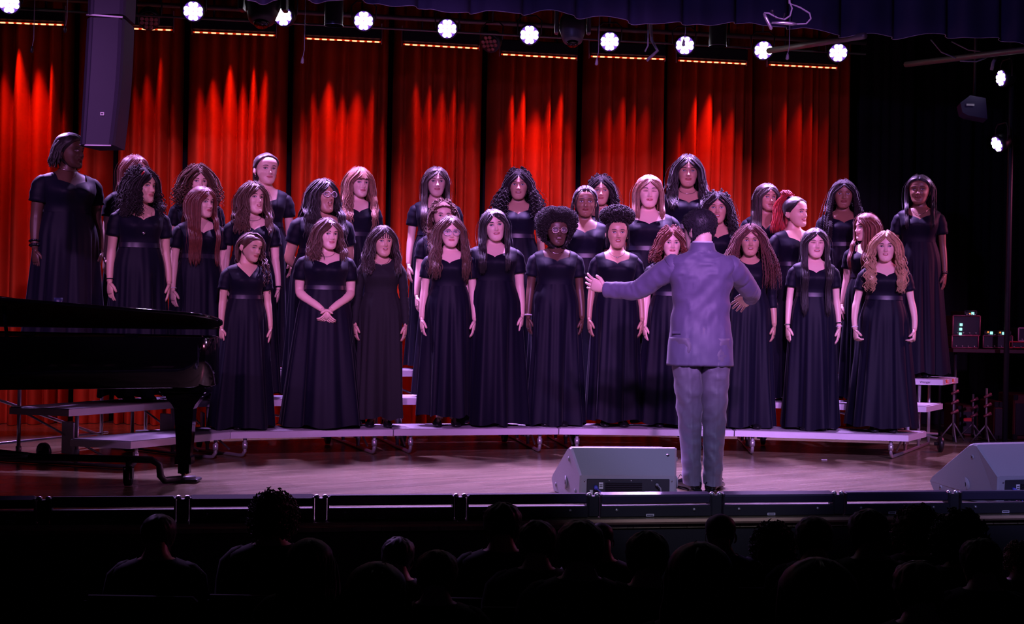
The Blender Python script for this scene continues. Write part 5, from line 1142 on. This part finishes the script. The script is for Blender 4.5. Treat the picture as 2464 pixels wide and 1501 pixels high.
# ---- middle row (second step)
r3 = singer(334, 405, 2, 28, 36, 'warm', 'black', 'curly', 'singer with shoulder-length dark curls, red hairclip and pendant', w=1.0, L=.22, op=.005, extra=.012, hargs=dict(n=190, az=(56, 180), helix=.009, drift=.03), brace=((-1, .95, .004, M_BBEAD, 'bracelet'),), necklace=(1.20, .013))
hc_ = MB(); M_, k_ = r3[1], r3[2]
hc_.tube([M_ @ Vector((-.052, -.062, .098)), M_ @ Vector((-.068, -.060, .082)), M_ @ Vector((-.074, -.052, .060)), M_ @ Vector((-.060, -.066, .080)), M_ @ Vector((-.052, -.062, .098))], .004, 6); hc_.build('hairclip', mat('red_plastic', (0.8, 0.02, 0.03), 0.3), r3[0], matrix=Matrix.Scale(k_, 4))
singer(478, 448, 2, 28, 30, 'light', 'auburn', 'long', 'singer with sleek auburn hair to the waist, beside the tall curly halo', L=.50, op=.004, extra=.010, hargs=dict(n=150, az=(54, 180)), brace=((-1, .97, .0035, M_BEADS, 'bracelet'),))
singer(603, 437, 2, 22, 24, 'light', 'brown', 'wavy', 'singer with brown wavy hair and open mouth, below the tall girl with tied hair', L=.28, op=.012, pitch=-6, extra=.014, hargs=dict(n=130, drift=.012, jit=.014), necklace=(1.36, 0), earring=True, brace=((1, .97, .006, M_BBEAD, 'wristband'),))
singer(772, 430, 2, 24, 22, 'tan', 'black', 'wavy', 'stout singer with white-framed glasses and wide open mouth', w=1.26, thick=1.30, L=.34, op=.027, pitch=-6, pose='behind', extra=.016, glasses=GW, hargs=dict(n=170, drift=.03, jit=.03), bust=.03)
singer(1062, 485, 2, 6, 6, 'light', 'brown', 'curly', 'curly-haired singer with a headband hidden behind long wavy brown hair and glasses', L=.30, extra=.010, hargs=dict(n=130, az=(80, 180), helix=.008, drift=.0))
singer(1404, 447, 2, -2, 2, 'brown', 'black', 'braidpull', 'singer with short pulled-back braids, between the afro and the high curly puff', w=1.05, op=.002, extra=.014, hargs=dict(n=10))
singer(1556, 420, 2, -2, 2, 'light', 'sandy', 'long', 'pale singer with eyes closed and shoulder-length sandy hair', w=1.16, thick=1.12, L=.20, op=.004, eyes='shut', extra=.014, hargs=dict(n=120, az=(54, 180)), wnk=.105)
singer(1722, 463, 2, -4, -4, 'tan', 'black', 'curly', 'dark curly-haired singer partly covered by the back of the conductor\'s head', L=.24, op=.012, extra=.012, hargs=dict(n=150, helix=.009, drift=.03))
singer(1908, 474, 2, 12, 30, 'warm', 'black', 'pony', 'smiling singer with a bright red curly high ponytail', w=.98, L=.26, op=.006, smile=1, extra=.008, roll_=-4, hargs=dict(n=10))
singer(2086, 512, 2, -35, -40, 'light', 'auburn', 'long', 'smiling singer in profile with long auburn hair, behind the blonde curls', L=.38, op=.003, smile=1, extra=.012, hargs=dict(n=130, az=(55, 180)))
# ---- front row (first step)
singer(592, 558, 1, 24, 30, 'warm', 'brown', 'shaved', 'short singer with shaved side and long curls over one shoulder, front row far left', w=.98, L=.40, op=.003, pitch=8, roll_=6, eyes='half', neck='vee', extra=.008, sweep=-.015, hem=.02, flare=1.28)
singer(783, 525, 1, 12, 24, 'light', 'brown', 'wavy', 'singer with clasped hands and shoulder-length reddish-brown hair', w=1.16, thick=1.16, L=.21, op=.005, pose='clasp', extra=.012, necklace=(1.355, 0), hargs=dict(n=130, drift=.03, jit=.03, az=(58, 180)), hem=.02, flare=1.45, bust=.026)
singer(917, 543, 1, 6, 18, 'warm', 'dark', 'wavy', 'singer in long black sleeves and round neckline with open mouth', w=.98, L=.28, op=.013, neck='round', sleeve='long', knit=True, belt=False, extra=.014, necklace=(1.34, .006), hem=.075, flare=.9, hargs=dict(n=120, drift=.035, jit=.03, az=(58,180), bangs=12))
singer(1080, 520, 1, 4, 8, 'light', 'brown', 'wavy', 'singer with thin round glasses and long wavy brown hair, front row', L=.38, op=.001, glasses=GR, extra=.014, hem=.085, flare=1.0, belt=False, hargs=dict(n=140, drift=.03, jit=.028, az=(54, 180)))
singer(1187, 502, 1, 4, 6, 'light', 'black', 'long', 'tall singer with very dark long hair and tilted head, between the two with glasses', w=1.14, thick=1.08, L=.36, op=.007, roll_=-8, extra=.012, belt=False, hem=.02, flare=1.05, brace=((-1, .96, .003, M_BEADS, 'bracelet'),), hargs=dict(n=140, az=(53, 180), part=-.012, wave=.006), bust=.024, hx=.012)
singer(1336, 503, 1, 4, 8, 'dark', 'black', 'afro', 'dark-skinned singer with a rounded afro and gold-framed glasses', w=1.04, L=.1, op=.010, glasses=GG, extra=.052, belt=False, hem=.012, hx=.0, brace=((-1, .95, .0055, M_BEADS, 'bracelet'),), necklace=(1.35, 0), wnk=.10)
singer(1482, 498, 1, 0, 2, 'tan', 'black', 'puff', 'singer with a high curly puff of dark hair and a small pendant', w=1.0, thick=.84, op=.012, extra=.090, belt=False, hem=.05, necklace=(1.34, .006), flare=1.0, wnk=.098)
singer(1612, 546, 1, -2, 4, 'light', 'auburn', 'curly', 'singer with short auburn curls almost hidden by the conductor', L=.16, extra=.020, hargs=dict(n=150, helix=.010, az=(53, 180)), flare=1.2)
singer(1802, 540, 1, -4, -2, 'tan', 'frizz', 'frizz', 'singer with a huge cloud of frizzy long hair and three-quarter sleeves', w=.98, L=.40, op=.011, neck='round', sleeve='three', extra=.020, belt=False, hem=.02, flare=1.0, hargs=dict(n=330, az=(56, 180)))
singer(1957, 548, 1, -3, 4, 'light', 'black', 'long', 'singer with closed eyes and straight black hair down to the hips', w=1.0, thick=.86, L=.60, op=.007, eyes='shut', extra=.012, hem=.02, flare=1.03, brace=((-1, .965, .006, M_SILVER, 'wristwatch'), (1, .92, .005, M_BBEAD, 'bracelet'), (1, .975, .0035, M_BEADS, 'bracelet')), hargs=dict(n=150, az=(54, 180)))
singer(2128, 556, 1, -8, -6, 'light', 'blonde', 'wavy', 'singer with long blonde ringlets and open mouth, right end of front row', w=1.06, thick=.92, L=.38, op=.012, extra=.014, hem=.045, flare=1.25, hand='fist', pose='wide', brace=((-1, .95, .003, M_BEADS, 'bracelet'),), hargs=dict(n=130, wave=.018, wlen=.085, step=.010, r=.0075, az=(54, 180), drift=.03))
print('heights', HT)
# ------------------------------------------------------------------ the conductor, seen from behind
M_SUIT = mat('grey_suit_wool', (0.12, 0.105, 0.19), 0.55, var=0.08, vscale=12, bump=0.06, bscale=18, spec=0.4, sheen=0.2)
M_TROUS = mat('grey_trouser_wool', (0.15, 0.13, 0.19), 0.6, var=0.06, vscale=12, spec=0.45, sheen=0.15)
def crease(mb, amp, sc_=1.0, seed=0):
    out = []
    for v in mb.v:
        x, y, z = v; a = noise.noise(Vector((x*9*sc_+z*7, z*15*sc_-x*9, seed+y*4))); b_ = noise.noise(Vector((x*20-z*10, z*26+x*14, seed+3.3+y*5)))
        r = (1-min(1, abs(a)*2.6))**2*amp+(1-min(1, abs(b_)*2.6))**2*amp*.45
        s = 1 if y > -.02 else -1
        out.append((x, y+s*r, z))
    mb.v = out
def conductor():
    d = 8.44; q = at(1678, 1183, d); root = rootat('person', (q.x, d, 0), 'conductor in a grey suit seen from behind with both arms spread', 'person', None, R_(180))
    zt = top_z(Vector((q.x, d, 0)), 504); k = zt/1.655; SM = Matrix.Scale(k, 4); print('conductor', zt)
    T = torso_fn(TM, 1.0, 0, -.002)
    M = Matrix.Translation((.002, -.010, 1.41)) @ Matrix.Rotation(R_(36), 4, 'Z') @ Matrix.Rotation(R_(4), 4, 'X') @ Matrix.Translation((0, -.008, .122)) @ Matrix.Scale(1.06, 4)
    mb = MB(); zs = [.86, .95, 1.05, 1.15, 1.25, 1.30, 1.34, 1.36, 1.38, 1.395, 1.41, 1.43, 1.46, 1.49, 1.52]
    mb.grid([[T(zidx(TM, z), -PI+2*PI*j/36+1e-4) for j in range(36)] for z in zs], True, 0, True, True, True)
    add_head(mb, M, .002)
    # local +x is picture left
    AL = [(.150, 0, 1.318), (.190, -.01, 1.298), (.26, -.05, 1.255), (.335, -.10, 1.195), (.39, -.14, 1.175), (.47, -.20, 1.178), (.545, -.25, 1.182)]
    AR = [(-.150, 0, 1.318), (-.190, -.01, 1.298), (-.245, -.07, 1.26), (-.300, -.14, 1.205), (-.325, -.19, 1.190), (-.352, -.27, 1.172), (-.350, -.34, 1.150)]
    P, R = lerp_path(AL, ARM_R, 18); mb.tube(P, R, 12, 0, ref=(0, 0, 1)); add_hand(mb, P[-1], (.75, -.35, .25), (-.3, -.9, .2), (.1, .2, 1), 1.08, .35, spread=.8)
    P2, R2 = lerp_path(AR, ARM_R, 18); mb.tube(P2, R2, 12, 0, ref=(0, 0, 1)); add_hand(mb, P2[-1], (.42, -.80, -.42), (.2, .2, -.9), (.6, -.1, .4), 1.05, .35, spread=.6)
    for sx in (-1, 1): mb.tube([(sx*.08, 0, .90), (sx*.085-.02*(sx > 0), -.005, .50), (sx*.085-.048*(sx > 0), .0, .10), (sx*.085-.048*(sx > 0), 0, .06)], [.08, .055, .035, .035], 10)
    mb.build('body', skin('light'), root, matrix=SM)
    add_face(root, M, k, 'light', .002)
    # short hair
    hb = MB(); cr = cap_hair(hb, M, .010, noise_a=.004, zback=-.100, sidez=.005, seed=3, front=.070)
    rng = random.Random(5)
    nr, nc = len(cr), len(cr[0]); cen = M @ Vector((0, .01, .0))
    for i in range(3600):
        a_ = int((nr-1)*rng.random()**.8); j = rng.randrange(nc); p = cr[a_][j].lerp(cr[a_+1][(j+1) % nc], rng.random()); n = (p-cen).normalized()
        fl = (cr[min(a_+1, nr-1)][j]-cr[a_][j]); fl = fl.normalized() if fl.length > 1e-6 else Vector((0, 0, -1)); sd = fl.cross(n)*rng.uniform(-.6, .6)
        hb.tube([p-n*.001, p+n*.0022+(fl+sd)*.007, p+n*(.0015+.002*rng.random())+(fl+sd)*.014], [.0014, .0012, .0004], 3)
    hb.build('hair', mat('hair_short_dark', (0.022, 0.018, 0.026), 0.50, var=0.5, vscale=60, spec=0.35), root, matrix=SM)
    # jacket
    J = crom([(0.735, .196, .142, .004), (0.80, .192, .140, .004), (0.90, .184, .136, .002), (0.98, .176, .130, 0), (1.06, .168, .124, 0), (1.13, .166, .122, 0), (1.20, .178, .126, 0), (1.26, .192, .128, .0), (1.30, .202, .122, .0), (1.335, .205, .110, .004), (1.362, .190, .096, .008), (1.382, .150, .080, .012), (1.397, .108, .068, .016), (1.410, .078, .062, .018)])
    rows = []
    N = 96; NR = 44
    for i in range(NR+1):
        ix = 13*i/NR; z, a, b, yc = J(ix); row = []
        for j in range(N):
            th = -PI+2*PI*j/N; s, c = math.sin(th), math.cos(th); x = a*math.copysign(abs(s)**.9, s); y = yc-b*math.copysign(abs(c)**.82, c)
            wr = .0035*math.sin(z*52+3*x*9+2*math.sin(x*17))*math.exp(-((z-1.10)/.12)**2)+.0025*math.sin(z*38-x*30)*math.exp(-((z-.95)/.12)**2)
            wr += .006*math.sin((x+z)*45)*math.exp(-((abs(x)-.17)/.04)**2)*math.exp(-((z-1.27)/.06)**2)
            if c < 0:
                y -= .0035*math.exp(-(x/.0035)**2)*(1 if z < 1.39 else 0)
                y -= .008*math.exp(-((x-.085)/.008)**2)*min(1, max(0, (.98-z)/.12))
                wr *= 1.5
            n = Vector((x, y-yc, 0)).normalized(); row.append(Vector((x, y, z))+n*wr)
        rows.append(row)
    jb = MB(); jb.grid([[p*1+Vector((0, 0, .012))-Vector((p.x, p.y, 0))*.05 for p in rows[0]]]+rows, True, 0, True)
    for P_, R__ in ((P, R), (P2, R2)):
        f = []; rr = []
        for i, p in enumerate(P_):
            t = i/(len(P_)-1); f.append(p+Vector((0, 0, -.006*t))); rr.append((.024*(1-t)**1.2+.054-.006*t+.0012*math.sin(i*1.7), .024*(1-t)**1.2+.052-.006*t+.0012*math.sin(i*2.3)))
        f[0] = f[0]+Vector((-math.copysign(.05, f[0].x), 0, -.01)); rr[0] = (.042, .046)
        f.append(f[-1]+(f[-1]-f[-2]).normalized()*.001); rr.append((.028, .028))
        ff, r2 = lerp_path([tuple(v) for v in f], rr, 60)
        r2 = [(a+.0012*math.sin(i*1.15+2*math.sin(i*.4)), b+.0012*math.sin(i*1.15+1)) for i, (a, b) in enumerate(r2)]
        jb.tube(ff, r2, 20, 0, cap=False, ref=(0, 0, 1))
    crease(jb, .0085, 1.0, 2)
    jk = jb.build('jacket', M_SUIT, root, matrix=SM)
    cb = MB(); cr = []
    for zz, a, b, yo in ((1.392, .100, .070, .018), (1.420, .076, .066, .020), (1.456, .069, .063, .014), (1.458, .064, .058, .012), (1.40, .07, .058, .016)):
        cr.append([Vector((a*math.sin(t), yo-b*math.cos(t), zz-.035*max(0, math.cos(t)))) for t in [2*PI*q/32 for q in range(32)]])
    cb.grid(cr, True, 0, True); cb.build('collar', M_SUIT, jk, matrix=SM)
    sb = MB(); sb.grid([[Vector((.062*math.sin(t), .014-.058*math.cos(t), z)) for t in [2*PI*q/24 for q in range(24)]] for z in (1.40, 1.466)], True, 0, True); sb.build('shirt_collar', mat('white_shirt', (0.7, 0.7, 0.75), 0.6), root, matrix=SM)
    for PP in (P, P2):
        for q in range(3):
            bb = MB(); p = PP[-1].lerp(PP[-3], .25+q*.25); bb.ball(p+Vector((0, .030, -.026)), (.006, .004, .006), 0, 8, 6); bb.build('cuff_button', M_BBEAD, jk, matrix=SM)
    pb = MB(); pb.box((.152, .098, .93), (.055, .004, .014), 0, (Vector((.80, -.60, 0)), Vector((.6, .8, 0)), Vector((0, 0, 1)))); pb.build('pocket_flap', M_SUIT, jk, matrix=SM)
    # trousers
    tb = MB(); N = 48
    for sx in (-1, 1):
        rows = []
        for i in range(61):
            t = i/60; z = .90+(.045-.90)*t; cx = sx*(.088-(.055 if sx > 0 else .002)*t); cx += .0
            a = .096-.036*min(1, t*1.2)+.000*t; b = .118-.040*min(1, t*1.4)
            a -= .004*t; row = []
            for j in range(N):
                th = 2*PI*j/N; s, c = math.sin(th), math.cos(th)
                kn = math.exp(-((z-.50)/.13)**2); wr = .0045*kn*math.sin(52*z+sx*th*2.0+2*math.sin(th*2+sx))+.003*math.exp(-((z-.13)/.07)**2)*math.sin(70*z+s*2)+.003*math.exp(-((z-.72)/.07)**2)*math.sin(50*z+s*4)
                cr_ = .006*math.exp(-((abs(s))/.10)**2)
                rx = a+wr; ry = b+wr+cr_
                row.append(Vector((cx+rx*s, .005+.012*math.sin(PI*t)-ry*c*1.0, z+.010*(t > .98)*c)))
            rows.append(row)
        tb.grid(rows[::-1], True, 0, True, False, True)
    tb.tube([(0, 0, .80), (0, 0, .92), (0, 0, 1.0)], [(.150, .110), (.160, .118), (.15, .11)], 32, 0, ref=(1, 0, 0))
    crease(tb, .016, .8, 7)
    tb.build('trousers', M_TROUS, root, matrix=SM)
    for sx in (-1, 1):
        rz = Matrix.Rotation(R_(sx*22), 4, 'Z'); off = Matrix.Translation((.036 if sx > 0 else -.086, .015, 0))
        s_ = MB(); s_.tube([(0, .065, .034), (0, .058, .032), (0, .03, .038), (0, -.03, .045), (0, -.09, .034), (0, -.16, .022), (0, -.200, .017), (0, -.210, .014)], [(.022, .022), (.034, .034), (.040, .036), (.044, .038), (.030, .044), (.021, .040), (.015, .028), (.008, .014)], 16, ref=(0, 0, 1))
        s_.box((0, .045, .008), (.058, .06, .016), 0, None, .004); sh = s_.build('shoe', M_SHOE, root, matrix=SM @ off @ rz)
        lb = MB()
        for q in range(2): lb.tube([(0, -.09-.02*q, .078-.01*q), (.03, -.085, .085), (.04, -.10, .055)], .002, 5); lb.tube([(0, -.09-.02*q, .078-.01*q), (-.03, -.085, .085), (-.04, -.10, .055)], .002, 5)
        lb.build('shoelace', M_BBEAD, sh, matrix=SM @ off @ rz)
conductor()
# ------------------------------------------------------------------ the audience: seated people on auditorium chairs
M_SHIRTS = [mat('dark_shirt_%d' % i, c, 0.8) for i, c in enumerate([(0.006, 0.006, 0.009), (0.01, 0.014, 0.06), (0.012, 0.008, 0.008), (0.006, 0.012, 0.014)])]
M_SEAT = mat('dark_seat_fabric', (0.012, 0.010, 0.014), 0.9); M_TR2 = mat('dark_trousers', (0.01, 0.01, 0.014), 0.8)
def chair(x, y, zf, label):
    root = rootat('auditorium_seat', (x, y, zf), label, 'seat', 'auditorium seats under the audience')
    mb = MB(); mb.box((0, -.02, .42), (.48, .46, .07), 0, None, .02); mb.build('seat_cushion', M_SEAT, root)
    mb = MB(); mb.box((0, -.25, .62), (.48, .06, .42), 0, None, .02); mb.build('backrest', M_SEAT, root)
    for sx in (-1, 1):
        mb = MB(); mb.box((sx*.26, -.02, .60), (.04, .36, .04), 0, None, .01); mb.box((sx*.26, -.10, .30), (.03, .10, .60)); mb.build('armrest', M_BLACK, root)
def seated(px, py, wpx, kind, sk, hc, label, shirt=0, tilt=0, turn=0):
    s = wpx/(.20 if kind in ('long', 'curly') else .172); d = min(F/s, plane_d(px, EDGE_D)-.95)
    c = at(px, py, d); zf = aud_z(d-.1); h = c.z-zf; k = h/1.30
    k = max(.85, min(1.12, k)); 
    root = rootat('person', (c.x, c.y, c.z-1.30*k), label, 'person', 'audience members seated in front of the stage', R_(180+turn))
    zoff = -(1.65-1.30)      # seated: pelvis drops by .35
    SM = Matrix.Scale(k, 4) @ Matrix.Translation((0, 0, zoff)); rng = random.Random(int(px)); w = rng.uniform(1.0, 1.12)
    M = Matrix.Translation((0, -.01, 1.40)) @ Matrix.Rotation(R_(tilt), 4, 'Y') @ Matrix.Translation((0, -.01, .105)) @ Matrix.Scale(wpx/F*d/(.19 if kind in ('long','curly') else .175)*1.0, 4)
    mb = MB(); T = torso_fn(TM, w*.98, 0, -.004)
    mb.grid([[T(zidx(TM, z), -PI+2*PI*j/28+1e-4) for j in range(28)] for z in (.86, .95, 1.10, 1.2, 1.3, 1.36, 1.39, 1.41, 1.45, 1.52)], True, 0, True, True, True)
    add_head(mb, M, 0)
    for sx in (-1, 1):
        P, R = lerp_path([(sx*.15, 0, 1.33), (sx*.19, 0, 1.29), (sx*.215, .01, 1.15), (sx*.22, .0, 1.06), (sx*.20, -.10, 1.00), (sx*.15, -.22, .98), (sx*.13, -.28, .965)], ARM_R, 12); mb.tube(P, R, 8, 0, ref=(0, 0, 1)); add_hand(mb, P[-1], (-sx*.2, -1, -.1), (0, 0, -1), (-sx, 0, 0), 1, .3)
        mb.tube([(sx*.09, -.02, .88), (sx*.10, -.20, .885), (sx*.11, -.42, .87), (sx*.11, -.45, .80), (sx*.11, -.43, .60), (sx*.11, -.42, .42)], [.08, .078, .058, .055, .048, .035], 8)
    mb.build('body', skin(sk), root, matrix=SM)
    sb = MB(); T2 = torso_fn(TM, w, 0, .010); sb.grid([[T2(zidx(TM, z), -PI+2*PI*j/36+1e-4) for j in range(36)] for z in (.86, .95, 1.05, 1.15, 1.25, 1.30, 1.335, 1.36, 1.38, 1.395, 1.407)], True, 0, True)
    for sx in (-1, 1):
        P, R = lerp_path([(sx*.13, 0, 1.335), (sx*.19, 0, 1.30), (sx*.215, .01, 1.15), (sx*.22, .0, 1.06), (sx*.20, -.10, 1.00), (sx*.16, -.20, .985), (sx*.135, -.26, .97)], [.062, .060, .052, .048, .046, .038, .032], 12); sb.tube(P, R, 12, 0, ref=(0, 0, 1))
    sb.build('shirt', M_SHIRTS[shirt], root, matrix=SM)
    tb = MB()
    for sx in (-1, 1): tb.tube([(sx*.09, .05, .88), (sx*.09, -.02, .885), (sx*.10, -.20, .89), (sx*.11, -.42, .88), (sx*.11, -.46, .82), (sx*.11, -.44, .60), (sx*.11, -.43, .43)], [.07, .095, .088, .070, .066, .060, .052], 12, 0)
    tb.build('trousers', M_TR2, root, matrix=SM)
    for sx in (-1, 1): f = MB(); f.tube([(sx*.11, -.37, .385), (sx*.11, -.42, .39), (sx*.11, -.50, .38), (sx*.11, -.60, .368), (sx*.11, -.63, .362)], [(.025, .03), (.035, .038), (.03, .042), (.018, .036), (.008, .015)], 10, 0, ref=(0, 0, 1)); f.build('shoe', M_SHOE, root, matrix=SM)
    hb = MB()
    if kind == 'bald': cap_hair(hb, M, .0025, zback=-.085, sidez=.0, noise_a=.0005, front=.06)
    if kind == 'short': cap_hair(hb, M, .012, zback=-.100, sidez=-.02, noise_a=.008, seed=px)
    if kind == 'cap': cap_hair(hb, M, .016, zback=-.105, sidez=-.05, noise_a=.006, seed=px)
    if kind == 'long': cap_hair(hb, M, .018, seed=px, zback=-.08); locks(hb, M, TW, w, 90, .24, rng, vol=.018, r=.011, jit=.02, fwd=False, az=(60, 180), wave=.004, drift=.02)
    if kind == 'curly':
        cap_hair(hb, M, .022, noise_a=.016, seed=px, zback=-.085)
        curls_on(hb, M, 260, rng, (35, 180), (-.5, 1), (.098, .112, .122), None, r=.0045, hel=.010, L=.035)
    hb.build('hair', hairm(hc), root, matrix=SM)
    chair(c.x, c.y, c.z-1.30*k, 'dark seat under the '+label.split(',')[0].replace(' of an audience member', ''))
    return c
AUD = [(658, 1180, 98, 'curly', 'light', 'brown', 'tousled reddish head of an audience member left of centre, highest of the left group', 0),
 (1210, 1198, 92, 'short', 'tan', 'black', 'smooth dark round head of an audience member near the centre, over the footlights', 3),
 (1294, 1241, 97, 'short', 'light', 'dark', 'rim-lit short-haired head just right of the central audience head', 0),
 (1398, 1240, 112, 'cap', 'light', 'dark', 'broad dark head below the left end of the stage monitor', 1),
 (1447, 1236, 74, 'bald', 'tan', 'black', 'small lit bald crown half hidden beside the broad dark head', 0),
 (1736, 1223, 86, 'bald', 'tan', 'black', 'bald shining head of an audience member in front of the conductor', 1),
 (1560, 1268, 108, 'cap', 'light', 'black', 'very dark head with a bun-like crown left of the bald one', 0),
 (1688, 1300, 165, 'long', 'light', 'black', 'large long-haired head in the near row below the bald head', 2),
 (1863, 1262, 100, 'curly', 'light', 'black', 'dark fluffy head right of the bald man', 0),
 (1962, 1234, 90, 'cap', 'tan', 'black', 'round dark head in front of the two rightmost risers', 3),
 (2094, 1214, 94, 'short', 'tan', 'black', 'tall short-haired head with a violet rim, right of centre', 0),
 (2208, 1222, 100, 'curly', 'light', 'sandy', 'reddish curly head catching light, below the right-hand monitor', 2),
 (2312, 1234, 112, 'curly', 'tan', 'black', 'very dark curly head near the right edge', 0),
 (2366, 1284, 104, 'short', 'light', 'dark', 'smooth rim-lit head in the near row at the right', 1),
 (2458, 1292, 70, 'curly', 'light', 'blonde', 'pale curly head cut off by the right picture edge', 0),
 (380, 1222, 84, 'cap', 'tan', 'black', 'barely visible dark head at the far left under the piano', 0),
 (745, 1292, 126, 'long', 'light', 'black', 'wide dark head in the near row at the left', 0),
 (958, 1281, 88, 'short', 'light', 'black', 'low dark head between the left heads and the centre one', 0),
 (1052, 1312, 112, 'short', 'light', 'auburn', 'faint reddish head in the near row left of centre', 0),
 (905, 1348, 165, 'long', 'light', 'black', 'largest dark head in the nearest row at the left', 0),
 (1975, 1338, 200, 'long', 'light', 'dark', 'very large long-haired silhouette in the nearest row at the right', 0),
 (2215, 1336, 128, 'short', 'light', 'auburn', 'near head with a faint reddish rim under the reddish curly one', 2)]
for a in AUD: seated(a[0], a[1], a[2], a[3], a[4], a[5], a[6], a[7])
